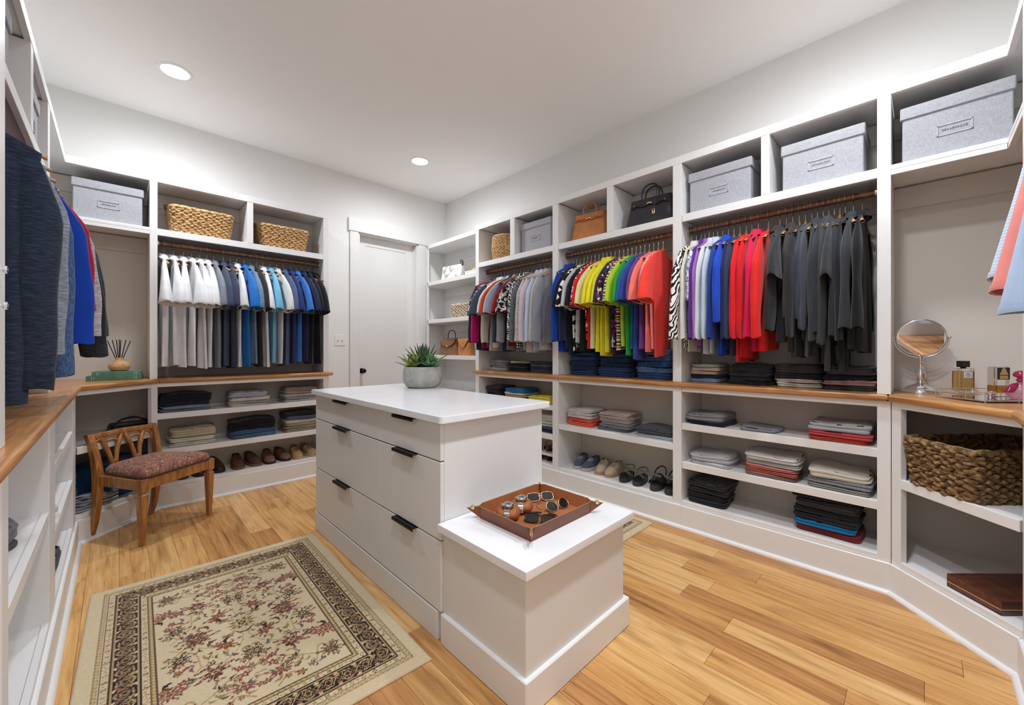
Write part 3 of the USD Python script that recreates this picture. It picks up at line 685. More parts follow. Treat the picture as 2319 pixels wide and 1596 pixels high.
BW = [S(235, 233, 230), S(22, 22, 24)]
A_items = [P_('dark slate', (44, 54, 62), 'long cardigan', ln=.86, sl='long', collar=False), P_('magenta pink', (196, 24, 112), 'long-sleeved tee', ln=.84, sl='long', collar=False), P_('dark floral print', (30, 30, 50), 'blouse', 'print', .74, cols=[S(30, 32, 52), S(26, 26, 40), S(200, 190, 200), S(60, 80, 110)]), P_('slate grey', (72, 82, 98), 'tee', ln=.8),
   P_('beige', (208, 198, 186), 'long-sleeved shirt', ln=.86, sl='long'), P_('white', (226, 224, 222), 'blouse', ln=.8), P_('rust orange', (196, 84, 44), 'blouse', ln=.76, collar=False), P_('pale lavender', (172, 182, 206), 'blouse', ln=.76), P_('dark denim', (42, 54, 78), 'shirt', 'denim', .85, 'long'), P_('grey', (142, 141, 142), 'long-sleeved shirt', ln=.86, sl='long'),
   P_('dark red', (150, 34, 34), 'blouse', ln=.8, collar=False), P_('black and white floral', (230, 230, 230), 'blouse', 'print', .74, cols=[S(26, 26, 28), S(230, 228, 226), S(30, 30, 32), S(180, 178, 170)]), P_('houndstooth', (200, 200, 200), 'long-sleeved tee', 'check', .82, 'long', cols=BW), P_('dark grey', (98, 102, 108), 'sweater', 'heather', .84, 'long', collar=False),
   P_('light grey', (184, 182, 180), 'sweater', 'heather', .86, 'long', collar=False), P_('pale pink', (212, 194, 200), 'shirt', ln=.84, sl='long'), P_('pale blue', (190, 206, 230), 'shirt', ln=.85, sl='long'), P_('stone grey', (188, 182, 178), 'shirt', ln=.86, sl='long'), P_('mid grey', (150, 150, 158), 'cardigan', ln=.8, sl='long', collar=False)]
Ay = list(np.concatenate([np.linspace(3.27, 2.75, 12), np.linspace(2.70, 2.37, 7)]))
rack(A_items, Ay, lambda y: (XR + .115, y, 2.047), math.pi, 'the rod nearest the door', 'clothes on the rod nearest the door', 200, 1.15)

BRP = [S(30, 26, 34), S(160, 40, 90), S(220, 200, 180), S(40, 60, 110), S(24, 20, 26)]
B_items = [P_('cobalt blue', (24, 76, 184), 'long-sleeved shirt', ln=.86, sl='long'), P_('royal blue', (30, 66, 160), 'long-sleeved shirt', ln=.84, sl='long'), P_('navy', (32, 44, 74), 'cardigan', ln=.84, sl='long', collar=False), P_('dark navy', (24, 28, 44), 'tee', ln=.86, collar=False), P_('black and white print', (220, 220, 220), 'tee', 'print', .86, cols=BW, sc=.8, collar=False), P_('light grey', (196, 196, 198), 't-shirt', ln=.78, collar=False),
   P_('black', (30, 28, 32), 't-shirt', ln=.84, collar=False), P_('red and black dotted', (180, 40, 50), 'tee', 'print', .76, cols=[S(24, 20, 24), S(206, 44, 52), S(236, 230, 226), S(206, 44, 52)], sc=1.3, collar=False), P_('red', (206, 36, 40), 't-shirt', ln=.80, collar=False), P_('cream', (226, 216, 158), 't-shirt', ln=.84, collar=False), P_('yellow', (228, 216, 46), 'blouse', ln=.86, sl='short'), P_('bright yellow', (236, 222, 40), 'blouse', ln=.9, sl='short'),
   P_('lemon yellow', (222, 212, 60), 't-shirt', ln=.84, collar=False), P_('dark plum', (54, 42, 62), 't-shirt', ln=.86, collar=False), P_('multicolour floral', (100, 60, 80), 'blouse', 'print', .84, cols=BRP, sc=1.2, collar=False), P_('striped', (200, 100, 80), 'tee', 'stripe', .84, cols=[S(40, 34, 44), S(200, 90, 60), S(226, 216, 190), S(60, 110, 110), S(216, 170, 90), S(70, 40, 60), S(226, 222, 214)], collar=False), P_('lime green', (172, 206, 46), 't-shirt', ln=.80, collar=False), P_('green', (46, 152, 66), 't-shirt', ln=.86, collar=False), P_('teal blue', (24, 100, 150), 't-shirt', ln=.84, collar=False),
   P_('indigo blue', (52, 66, 140), 't-shirt', ln=.88, collar=False), P_('purple', (112, 62, 132), 't-shirt', ln=.82, collar=False), P_('salmon', (240, 124, 108), 't-shirt', ln=.86, collar=False), P_('pink', (240, 146, 146), 't-shirt', ln=.82, collar=False), P_('coral red', (240, 64, 54), 't-shirt', ln=.88, collar=False, flare=1.3)]
By = list(np.concatenate([np.linspace(2.19, 1.62, 16), np.linspace(1.585, 1.335, 8)]))
rack(B_items, By, lambda y: (XR + .115, y, 2.047), math.pi, 'the middle rod', 'clothes on the middle rod of the right wall', 300, 1.15)

CH = [(50, 52, 56), (44, 46, 50), (58, 52, 46), (40, 42, 46), (56, 62, 76), (70, 74, 86), (52, 54, 58), (46, 48, 52), (60, 62, 66), (50, 51, 54), (44, 46, 52), (30, 30, 33), (52, 54, 58), (22, 22, 25)]
CN = ['charcoal', 'dark charcoal', 'brownish black', 'soot black', 'slate', 'slate blue', 'washed charcoal', 'dark grey', 'grey black', 'plain charcoal', 'ink grey', 'black', 'faded black', 'jet black']
C_items = [P_('zebra striped', (230, 228, 220), 'blouse', 'zebra', .84, 'long', cols=[S(24, 22, 22), S(236, 232, 224)], collar=False, s_out=.03, flare=1.25), P_('cream white', (214, 210, 202), 'long-sleeved shirt', ln=.86, sl='long'), P_('lavender lace', (190, 186, 206), 'tee', 'print', .72, 'long', cols=[S(216, 214, 226), S(120, 116, 150), S(200, 198, 214), S(160, 156, 184)], sc=2.2, sl_len=.36, collar=False),
   P_('deep purple', (86, 48, 128), 'shirt', ln=.82, sl='long'), P_('orchid purple', (156, 100, 178), 'shirt', ln=.82, sl='long'), P_('pale grey', (204, 208, 212), 'shirt', ln=.84, sl='long'), P_('pale blue grey', (186, 200, 216), 'shirt', ln=.86, sl='long'), P_('deep blue', (30, 62, 146), 'sweater', ln=.88, sl='long', collar=False), P_('royal blue', (22, 72, 190), 'blouse', ln=.86, sl='long', sl_len=.5, flare=1.2, s_out=.01), P_('navy', (26, 38, 92), 'tee', ln=.84, sl='long', collar=False),
   P_('slate navy', (48, 56, 80), 'cardigan', ln=.86, sl='long', collar=False), P_('red', (222, 22, 34), 'sweater', ln=.92, sl='long', collar=False, s_out=.012), P_('scarlet', (212, 18, 30), 'sweater', ln=.88, sl='long', collar=False), P_('rose red', (218, 18, 74), 'blouse', ln=.84, sl='long', dark=True), P_('bright red', (224, 34, 32), 'jacket', ln=.84, sl='long', collar=False, s_out=.03, flare=1.35)]
for i, (c, n_) in enumerate(zip(CH, CN)):
    C_items.append(P_(n_, c, ['shirt', 't-shirt', 'jacket', 'long-sleeved tee', 'blouse', 'cardigan', 'shirt', 'sweater', 'jacket', 't-shirt', 'hoodie', 'tee', 'shirt', 'jacket'][i], 'plain', [.74, .8, .84, .9, .76, .86, .9, .84, .94, .76, .9, .95, .82, .86][i], 'short' if i in (1, 9) else 'long', dark=(i == 11), collar=(i in (0, 2, 6, 8, 12, 13)), s_out=[0, .01, -.01, .01, 0, -.01, .015, .01, 0, .025, 0, .01, .02, .0][i], sl_len=[.56, .27, .5, .6, .5, .56, .62, .58, .64, .3, .6, .62, .56, .56][i]))
Cy = [1.128, 1.096, 1.066, 1.038, 1.012, .985, .958, .926, .892, .858, .822, .786, .754, .718, .664, .604, .570, .538, .506, .476, .447, .420, .393, .368, .344, .320, .296, .262, .225]
rack(C_items, Cy, lambda y: (XR + .115, y, 2.047), math.pi, 'the rod by the perfume corner', 'clothes on the rod by the perfume corner', 400, 1.1)

L_items = [P_('dark navy knitted', (40, 50, 68), 'sweater', 'heather', 1.0, 'long', collar=False, outer=-.012, cuffs=cloth(S(34, 43, 58), 'heather'), flare=1.9, sl_len=.80, sw=.175), P_('grey', (138, 146, 160), 'sweater', 'heather', .92, 'long', collar=False, outer=.004, sl_len=.68, sw=.175), P_('mid blue denim', (74, 98, 140), 'shirt', 'denim', .98, 'long', sl_len=.77, outer=.02, flare=1.2, sw=.172), P_('royal blue', (22, 66, 172), 'jacket', 'plain', .9, 'long', outer=.068, flare=1.5, sl_len=.64, sw=.18),
   P_('crimson', (186, 26, 62), 'shirt', 'plain', .86, 'long', outer=.055, sl_len=.5, sw=.19, flare=1.4), P_('pale heather grey', (178, 174, 180), 'sweater', 'heather', .92, 'long', collar=False, outer=.075, sw=.19), P_('black', (40, 42, 46), 'jacket', 'plain', .92, 'long', outer=.09, sl_len=.70, cuffs=cloth(S(46, 48, 52), 'heather'), flare=1.5, sw=.19), P_('dark slate', (58, 66, 82), 'sweater', 'heather', .88, 'long', collar=False, outer=.085, sw=.195)]
rack(L_items, [2.06, 2.2, 2.33, 2.47, 2.60, 2.73, 2.87, 3.02], lambda y: (XLU - .1, y, 2.047), 0.0, 'the left wall rod', 'clothes on the left wall rod', 500)
N_items = [P_('pale blue striped', (190, 206, 226), 'shirt', 'stripe', .9, 'short', cols=[S(206, 216, 230), S(176, 196, 222)], sc=8, flare=1.5, sl_len=.48, outer=.028, late=1.5, sw=.155), P_('salmon pink', (228, 138, 130), 'shirt', 'plain', .9, 'short', flare=1.5, sl_len=.52, outer=.028, late=1.5, sw=.155), P_('light blue', (170, 190, 220), 'shirt', 'plain', .9, 'short', flare=1.5, sl_len=.58, outer=.02, late=1.5, sw=.155)]
rack(N_items, [1.72, 1.65, 1.58], lambda x: (x, YNF - .12, 2.047), math.pi / 2, 'the near wall rod', 'clothes on the near wall rod', 600)
# ---------------------------------------------------------------- folded clothes
def folded(w, d, h, seed, layers=2):
    r = random.Random(seed); nrm = np.random.RandomState(seed)
    base = rrect(w, d, min(.03, .2 * d), 5)
    base = np.vstack([np.vstack([np.linspace(base[i], base[(i + 1) % 20], 7, endpoint=False) if i % 5 == 4 else base[i:i + 1] for i in range(20)])])
    n = len(base); ang = np.arctan2(base[:, 1] / d, base[:, 0] / w)
    frontness = np.clip(-base[:, 1] / (d / 2), 0, 1) ** 2
    p1, p2, p3 = (r.uniform(0, 6.28) for _ in range(3))
    rows = []
    rows.append((.86, .004, 0)); rows.append((.975, .001, 0))
    K = 5 * layers
    for k in range(K + 1):
        u = k / K; q = abs(math.sin(math.pi * layers * u)) ** .55
        rows.append((1.0, None, (u, q)))
    rows += [(.96, 1.0, 1), (.80, 1.02, 1), (.5, 1.03, 1), (.2, 1.03, 1)]
    P = []
    for s, zz, q in rows:
        xy = base.copy()
        if zz is None:
            u, b = q; inset = .0085 * (1 - b) + .004 * (u > .9) ; z = h * (.03 + .94 * u)
            lay = min(int(u * layers), layers - 1); jit = .004 * math.sin(p1 + 2.3 * lay)
            nn = np.c_[np.cos(ang), np.sin(ang)]
            xy = xy - nn * (inset * (.55 + .45 * frontness))[:, None] + np.array([jit, jit * .6])
            zz_ = np.full(n, z) + h * .09 * u * np.sin(xy[:, 0] / w * 5 + p2) * (1 + .5 * np.sin(p3))
        else:
            xy = xy * s; zz_ = np.full(n, h * zz if q == 1 else zz)
            if q == 1:
                zz_ = zz_ + h * .09 * np.sin(xy[:, 0] / w * 5 + p2) * (1 + .5 * np.sin(p3)) + h * .10 * (np.sin(xy[:, 0] / w * 9 + xy[:, 1] / d * 4 + p1) * np.cos(xy[:, 1] / d * 7 + p2)) - h * .10 * (s > .9)
        xy = xy + .006 * np.c_[np.sin(ang * 3 + p1), np.cos(ang * 2 + p3)]
        P.append(np.c_[xy, zz_])
    g = grid(np.stack(P), close_v=True); g.invert()
    c = P[-1].mean(0); v = np.vstack([g.vertices, c, [0, 0, .004]]); L = (len(P) - 1) * n; i = np.arange(n); j = (i + 1) % n
    return trimesh.Trimesh(v, np.vstack([g.faces, np.c_[L + i, L + j, np.full(n, len(v) - 2)], np.c_[j, i, np.full(n, len(v) - 1)]]), process=False)
POS = {1: ['only piece in'], 2: ['upper of two in', 'lower of two in']}
fseed = [0]
def stack(F, rz, a0, a1, front, z, depth, desc, items):
    """items bottom to top: (look, noun, colour, height, kind)."""
    n = len(items); zz = z; w = a1 - a0
    for i, (lk, noun, col, h, kind) in enumerate(items):
        fseed[0] += 1; r = random.Random(fseed[0] * 31)
        k = n - 1 - i
        pos = ('alone in' if n == 1 else 'top of' if k == 0 else 'bottom of' if i == 0 else f'{ORD[k]} down in')
        x, y, _ = F.pt((a0 + a1) / 2 + r.uniform(-.008, .008), front + depth / 2 + r.uniform(-.006, .006), 0)
        ww = w * r.uniform(.93, 1.0); dd = depth * r.uniform(.94, 1.0)
        t = thing('folded_' + noun.replace('-', '_'), f'{lk} folded {noun}, {pos} {desc}', noun, (x, y, zz), rz + r.uniform(-.03, .03), 'folded clothes in ' + desc)
        part(t, 'fabric', folded(ww, dd, h, fseed[0], 1 if h < .022 else 2 if h < .05 else 3), cloth(S(*col), kind), True)
        zz += h * 1.04
R_, B_, L_ = -math.pi / 2, 0.0, math.pi / 2
N1, N2, N3 = 'near right-wall bay', 'middle right-wall bay', 'far right-wall bay'
G = (150, 150, 154)
def I(lk, col, h=.03, noun='sweater', kind='plain'): return (lk, noun, col, h, kind)
z = .709
stack(FR, R_, .893, 1.135, .035, z, .27, f'left pile, upper shelf, {N1}', [I('black', (38, 38, 40), .026), I('mid grey', (132, 132, 136), .046)])
stack(FR, R_, .60, .81, .04, z, .25, f'middle pile, upper shelf, {N1}', [I('grey', (142, 142, 148), .02, 't-shirt')])
stack(FR, R_, .182, .455, .045, z, .27, f'right pile, upper shelf, {N1}', [I('orange red', (196, 76, 40), .022, 't-shirt'), I('coral pink', (200, 74, 84), .03), I('pale grey', (176, 176, 180), .046)])
z = .444
stack(FR, R_, .855, 1.115, .035, z, .27, f'left pile, second shelf, {N1}', [I('white', (214, 214, 216), .022, 't-shirt'), I('pale grey', (184, 184, 188), .046)])
stack(FR, R_, .50, .785, .02, z, .28, f'middle pile, second shelf, {N1}', [I('taupe', (140, 116, 110), .024), I('rust', (172, 84, 62), .022), I('dusty rose', (196, 118, 118), .022), I('stone grey', (190, 188, 186), .026), I('pale stone', (202, 200, 198), .034)])
stack(FR, R_, .178, .46, .025, z, .28, f'right pile, second shelf, {N1}', [I('olive grey', (140, 140, 128), .026, 'trousers'), I('grey', (132, 134, 140), .034, 'jeans', 'denim'), I('cream', (216, 212, 202), .042)])
z = .178
stack(FR, R_, .885, 1.13, .035, z, .25, f'left pile, bottom shelf, {N1}', [I('black', (40, 41, 45), .036, 'trousers'), I('black', (36, 37, 41), .036, 'trousers'), I('black', (44, 44, 48), .034, 'trousers'), I('charcoal black', (48, 48, 52), .034, 'trousers')])
stack(FR, R_, .232, .53, .05, z, .28, f'right pile, bottom shelf, {N1}', [I('dark red', (128, 40, 42), .034, 't-shirt'), I('bright blue', (30, 118, 172), .034, 't-shirt'), I('black', (42, 42, 46), .034), I('black', (38, 38, 42), .034), I('dark charcoal', (56, 55, 58), .05, 'jeans', 'heather'), I('soft black', (50, 50, 50), .028)])
z = .557
stack(FR, R_, 1.94, 2.205, .075, z, .25, f'left pile, inner shelf, {N2}', [I('coral orange', (232, 92, 66), .034, 't-shirt'), I('coral', (228, 104, 84), .028, 't-shirt'), I('pale pink', (222, 200, 198), .024, 't-shirt'), I('off white', (214, 208, 204), .022, 't-shirt'), I('white grey', (204, 204, 204), .026, 't-shirt')])
stack(FR, R_, 1.60, 1.885, .085, z, .25, f'middle pile, inner shelf, {N2}', [I('dark grey', (104, 106, 112), .022, 't-shirt'), I('grey', (128, 130, 138), .022, 't-shirt'), I('warm grey', (150, 146, 146), .022, 't-shirt'), I('taupe', (168, 156, 150), .024, 't-shirt'), I('rose taupe', (184, 162, 154), .024, 't-shirt'), I('pinkish beige', (190, 170, 162), .022, 't-shirt')])
stack(FR, R_, 1.235, 1.54, .08, z, .25, f'right pile, inner shelf, {N2}', [I('pale blue grey', (178, 190, 194), .022, 't-shirt'), I('dark grey', (74, 76, 80), .046)])
z = CZ1 + .001
JN = [(34, 56, 98), (44, 72, 118), (28, 46, 80), (50, 82, 130), (64, 100, 146), (84, 120, 160)]
stack(FR, R_, 1.925, 2.2, .11, z, .23, f'left pile on worktop, {N2}', [I(a, JN[i], .04, 'jeans', 'denim') for i, a in ((0, 'dark blue'), (2, 'ink blue'), (0, 'deep blue'), (3, 'mid blue'))] + [I('blue', JN[1], .034, 'jeans', 'denim')])
stack(FR, R_, 1.60, 1.90, .11, z, .23, f'middle pile on worktop, {N2}', [I(a, JN[i], .038, 'jeans', 'denim') for i, a in ((0, 'dark blue'), (1, 'blue'), (2, 'ink blue'), (0, 'navy'), (3, 'mid blue'))])
stack(FR, R_, 1.285, 1.57, .12, z, .22, f'right pile on worktop, {N2}', [I(a, JN[i], .043, 'jeans', 'denim') for i, a in ((1, 'dark blue'), (5, 'washed blue'), (3, 'mid blue'), (4, 'light blue'), (5, 'pale blue'))])
stack(FR, R_, .945, 1.14, .10, z, .24, f'first pile on worktop, {N1}', [I('pale blue', (142, 170, 196), .026, 't-shirt'), I('navy', (34, 54, 88), .024, 't-shirt'), I('peach', (214, 178, 158), .024, 't-shirt'), I('cream', (222, 206, 188), .024, 't-shirt'), I('sage striped', (190, 196, 182), .022, 't-shirt')])
stack(FR, R_, .655, .895, .10, z, .24, f'second pile on worktop, {N1}', [I('black', (48, 50, 54), .024, 't-shirt'), I('charcoal', (54, 56, 60), .026, 't-shirt'), I('dark grey', (66, 68, 74), .026, 't-shirt'), I('charcoal grey', (62, 62, 68), .05)])
stack(FR, R_, .405, .635, .10, z, .24, f'third pile on worktop, {N1}', [I('beige', (204, 196, 180), .026, 't-shirt'), I('cream striped', (196, 190, 178), .022, 't-shirt'), I('black', (42, 40, 42), .032), I('soft charcoal', (66, 62, 60), .05)])
stack(FR, R_, .168, .392, .10, z, .24, f'fourth pile on worktop, {N1}', [I('slate', (62, 72, 82), .024, 't-shirt'), I('dusty pink', (180, 136, 136), .028, 't-shirt'), I('black', (44, 42, 46), .028), I('dark mauve grey', (74, 70, 78), .05)])
stack(FR, R_, 3.03, 3.295, .13, z, .2, f'left pile on worktop, {N3}', [I('white grey', (196, 196, 196), .026, 't-shirt'), I('grey', (150, 152, 154), .024, 't-shirt'), I('light grey', (178, 180, 180), .024, 't-shirt'), I('pale grey', (164, 166, 168), .03, 't-shirt')])
stack(FR, R_, 2.74, 3.0, .13, z, .2, f'middle pile on worktop, {N3}', [I('black', (44, 44, 48), .028, 't-shirt'), I('dark grey', (62, 62, 66), .026, 't-shirt'), I('black', (40, 40, 42), .024, 't-shirt'), I('cream collared', (206, 198, 170), .02, 'shirt')])
stack(FR, R_, 2.42, 2.70, .13, z, .2, f'right pile on worktop, {N3}', [I('slate', (70, 76, 88), .026, 't-shirt'), I('dark slate', (56, 60, 72), .026, 't-shirt'), I('grey striped', (98, 102, 112), .026, 't-shirt'), I('charcoal', (74, 74, 80), .022, 't-shirt')])
z = .712
stack(FR, R_, 3.06, 3.295, .07, z, .24, f'left pile, upper shelf, {N3}', [I('black', (36, 36, 40), .04, 'trousers'), I('black', (42, 42, 46), .036, 'trousers'), I('charcoal', (50, 50, 54), .036, 'trousers')])
stack(FR, R_, 2.72, 3.02, .07, z, .24, f'middle pile, upper shelf, {N3}', [I('black', (38, 38, 44), .026, 't-shirt'), I('mustard', (178, 150, 70), .02, 't-shirt'), I('white', (214, 214, 210), .02, 't-shirt'), I('bright blue', (30, 110, 180), .04, 't-shirt')])
stack(FR, R_, 2.33, 2.64, .04, z, .26, f'right pile, upper shelf, {N3}', [I('bright yellow', (220, 200, 60), .06, 'sweater')])
stack(FR, R_, 2.32, 2.60, .05, .449, .26, f'pile, second shelf, {N3}', [I('navy', (40, 44, 76), .03, 't-shirt'), I('dark grey', (84, 84, 88), .022, 't-shirt'), I('cream', (210, 204, 196), .026, 't-shirt'), I('mint', (190, 206, 196), .024, 't-shirt'), I('pale sage', (202, 206, 190), .024, 't-shirt'), I('ivory', (216, 206, 196), .028, 't-shirt')])
z = .719
BK = 'back wall cabinet'
stack(FB, B_, .235, .56, .035, z, .26, f'left pile, upper shelf, {BK}', [I('grey blue', (112, 122, 132), .022, 'trousers'), I('pale grey', (140, 146, 152), .022, 'trousers'), I('dark navy', (32, 38, 62), .03, 'trousers'), I('black navy', (24, 26, 38), .062, 'trousers')])
stack(FB, B_, .68, .985, .035, z, .26, f'middle pile, upper shelf, {BK}', [I('white', (206, 202, 194), .022, 'trousers'), I('khaki', (178, 172, 156), .022, 'trousers'), I('cream', (212, 206, 194), .03, 'trousers'), I('pale blue grey', (162, 166, 180), .046, 'shirt')])
stack(FB, B_, 1.10, 1.40, .035, z, .26, f'right pile, upper shelf, {BK}', [I('white', (198, 194, 188), .024, 'trousers'), I('grey', (158, 156, 152), .024, 'trousers'), I('stone', (182, 176, 166), .026, 'trousers'), I('beige', (170, 156, 142), .024, 'shirt'), I('speckled taupe', (142, 128, 118), .03, 'shirt', 'heather')])
z = .440
stack(FB, B_, .29, .59, .045, z, .26, f'left pile, second shelf, {BK}', [I('off white', (206, 198, 182), .03, 'trousers'), I('cream', (214, 206, 190), .036, 'trousers'), I('khaki tan', (186, 172, 148), .066, 'trousers')])
stack(FB, B_, .69, 1.04, .04, z, .26, f'middle pile, second shelf, {BK}', [I('faded blue', (84, 108, 138), .034, 'jeans', 'denim'), I('blue', (66, 92, 124), .036, 'jeans', 'denim'), I('black', (26, 27, 34), .036, 'jeans'), I('ink black', (22, 23, 29), .045, 'jeans')])
stack(FB, B_, 1.11, 1.40, .04, z, .26, f'right pile, second shelf, {BK}', [I('taupe', (148, 134, 116), .026, 'trousers'), I('tan', (164, 148, 128), .026, 'trousers'), I('beige', (178, 162, 142), .024, 'trousers'), I('cream', (206, 198, 184), .03, 'trousers'), I('blue grey', (88, 92, 118), .036, 'shirt'), I('black', (38, 38, 44), .03, 'shirt')])
# left wall odds and ends
stack(FLL, L_, 1.66, 1.95, .12, CZ1 + .001, .26, 'pile on worktop beneath the knitted sweater', [I('black', (30, 30, 34), .04, 'trousers'), I('khaki', (150, 132, 104), .05, 'trousers'), I('brown', (104, 84, 62), .04, 'trousers')])
stack(FLL, L_, 2.62, 2.96, .03, .736, .3, 'pile, upper shelf, left wall cabinet', [I('dark slate', (52, 58, 70), .05, 'jeans', 'denim'), I('grey blue', (84, 92, 104), .05, 'jeans', 'denim')])
stack(FLL, L_, 1.54, 1.80, .06, .598, .3, 'pile, inner shelf, left wall cabinet', [I('dark slate', (58, 62, 74), .05, 'sweater')])
stack(FLL, L_, 1.56, 1.84, .10, .18, .28, 'pile, bottom shelf, left wall cabinet', [I('black', (44, 45, 52), .06, 'sweater', 'heather'), I('charcoal', (56, 58, 66), .05, 'sweater', 'heather')])
stack(FLL, L_, 2.75, 3.05, .02, .18, .28, 'pile, bottom left shelf behind the post', [I('dark grey', (62, 64, 72), .06, 'sweater', 'heather')])
t = thing('fluffy_slipper', 'grey fluffy slipper lying on the left wall shelf', 'slipper', (XLL - .12, 1.92, .598), -.4)
def fluff(rx, ry, rz, seed, n=3):
    m = trimesh.creation.icosphere(n); v = m.vertices * np.array([rx, ry, rz]); f = meshkit.fbm(v * 55 + seed, 3, seed)
    m.vertices = v * (1 + .35 * (f - .5))[:, None]; return m
part(t, 'upper', moved(fluff(.05, .08, .055, 3), (0, .06, .05)), cloth(S(112, 114, 120), 'heather'), True); part(t, 'heel_cuff', moved(fluff(.05, .045, .05, 9), (0, -.055, .052)), cloth(S(134, 136, 142), 'heather'), True)
part(t, 'sole', plate(rrect(.095, .26, .045, 6), .0, .018, .006), plain('slipper_sole', S(70, 70, 74), .8))

# ---------------------------------------------------------------- storage boxes
def linen(name, col):
    if name in _m: return _m[name]
    n = {'t': ('texture_coordinate', {}), 'm1': ('mapping', dict(scale=(60, 60, 620))), 'm2': ('mapping', dict(scale=(620, 620, 60))), 'n1': ('noise_texture', dict(scale=1.0, detail=2.0)), 'n2': ('noise_texture', dict(scale=1.0, detail=2.0)),
         'x': ('mix_color', dict(blend_type='mix', fac=.5)), 'bw': ('rgb_to_bw', {}), 'r': ('rgb_ramp', {'ramp': [(.36, tuple(np.array(col) * .72)), (.5, col), (.64, tuple(np.minimum(np.array(col) * 1.22, 1)))]}), 'b': ('bump', dict(strength=.3, distance=.001)), 'p': ('principled_bsdf', dict(roughness=.9, specular_ior_level=.2))}
    L = [('t.object', 'm1.vector'), ('t.object', 'm2.vector'), ('m1.vector', 'n1.vector'), ('m2.vector', 'n2.vector'), ('n1.color', 'x.a'), ('n2.color', 'x.b'), ('x.result', 'bw.color'), ('bw.val', 'r.fac'), ('r.color', 'p.base_color'), ('bw.val', 'b.height'), ('b.normal', 'p.normal')]
    _m[name] = look(name, n, L); return _m[name]
LIN = linen('grey_linen', S(172, 173, 179)); INK = plain('grey_ink', S(96, 98, 104), .7); FRAME = linen('grey_linen_frame', S(186, 187, 192))
def boxy(w, d, h, r):
    return plate(rrect(w, d, r, 4), 0, h, .004, 2)
def storage(label, loc, rz, w, d, h, word, lh=.058):
    t = thing('storage_box', label, 'box', loc, rz, 'grey linen storage boxes')
    part(t, 'body', boxy(w - .012, d - .012, h - .008, .008), LIN)
    part(t, 'lid', moved(boxy(w + .004, d + .004, lh, .010), (0, 0, h - lh + .001)), LIN)
    fw, fh, zc = .115, .052, (h - lh) * .56
    y = -(d - .012) / 2
    fr = cat_(*[box(a, b, y - .0035, y + .001, c, e, .0008) for a, b, c, e in ((-fw / 2, fw / 2, zc + fh / 2 - .005, zc + fh / 2), (-fw / 2, fw / 2, zc - fh / 2, zc - fh / 2 + .005), (-fw / 2, -fw / 2 + .005, zc - fh / 2, zc + fh / 2), (fw / 2 - .005, fw / 2, zc - fh / 2, zc + fh / 2))])
    lf = part(t, 'label_frame', fr, FRAME)
    if word:
        m = meshkit.text_mesh(word, .0095, .0008); b = m.bounds; k = min(1.0, .086 / (b[1][0] - b[0][0])); m.apply_scale(k); b = m.bounds
        m.apply_translation((-(b[0][0] + b[1][0]) / 2, -(b[0][1] + b[1][1]) / 2, 0)); part(lf, 'lettering', moved(m, (0, y - .0003, zc), rx=math.pi / 2), INK, False)
    return t
ZC = SZ1 - .003
storage('grey linen lidded box in the top right corner cubby, lettered SEAASONIAE', (XR + .19, -.107, ZC), R_, .366, .28, .285, 'SEAASONIAE')
storage('grey linen lidded box left of the top right corner cubby, lettered OOKANUIGO', (XR + .19, .397, ZC), R_, .375, .28, .278, 'OOKANUIGO')
storage('grey linen lidded box right of the black handbag, lettered OAKAVILAE', (XR + .19, .932, ZC), R_, .385, .28, .282, 'OAKAVILAE')
storage('grey linen lidded box right of the round basket in the far cubby', (XR + .19, 2.55, ZC), R_, .385, .27, .29, 'ANONSIAL')
storage('grey linen lidded box on the back wall left of the baskets, lettered SIOONUNA', (-.045, YB + .19, ZC), B_, .372, .28, .285, 'SIOONUNA')
storage('grey linen lidded box in the left wall cubby nearest the corner', (XLU - .165, 2.87, ZC), L_, .36, .29, .285, 'SEAAONUE')
storage('grey linen lidded box in the left wall cubby at the picture edge', (XLU - .165, 2.1, ZC), L_, .44, .29, .285, 'SEAONUE')

# ---------------------------------------------------------------- baskets
def strand_mat(name, c0, c1, c2):
    if name in _m: return _m[name]
    n = {'t': ('texture_coordinate', {}), 'n': ('noise_texture', dict(scale=60.0, detail=4.0)), 'n2': ('noise_texture', dict(scale=260.0, detail=2.0)), 'r': ('rgb_ramp', {'ramp': [(.3, c0), (.5, c1), (.7, c2)]}), 'b': ('bump', dict(strength=.4, distance=.002)), 'p': ('principled_bsdf', dict(roughness=.75))}
    _m[name] = look(name, n, [('t.object', 'n.vector'), ('t.object', 'n2.vector'), ('n.fac', 'r.fac'), ('r.color', 'p.base_color'), ('n2.fac', 'b.height'), ('b.normal', 'p.normal')]); return _m[name]
SEAG = strand_mat('seagrass', S(150, 106, 62), S(206, 164, 112), S(232, 200, 152)); DARKR = strand_mat('dark_rattan', S(70, 52, 34), S(128, 98, 62), S(178, 146, 100)); PALEG = strand_mat('pale_seagrass', S(150, 120, 90), S(206, 188, 160), S(232, 220, 198))
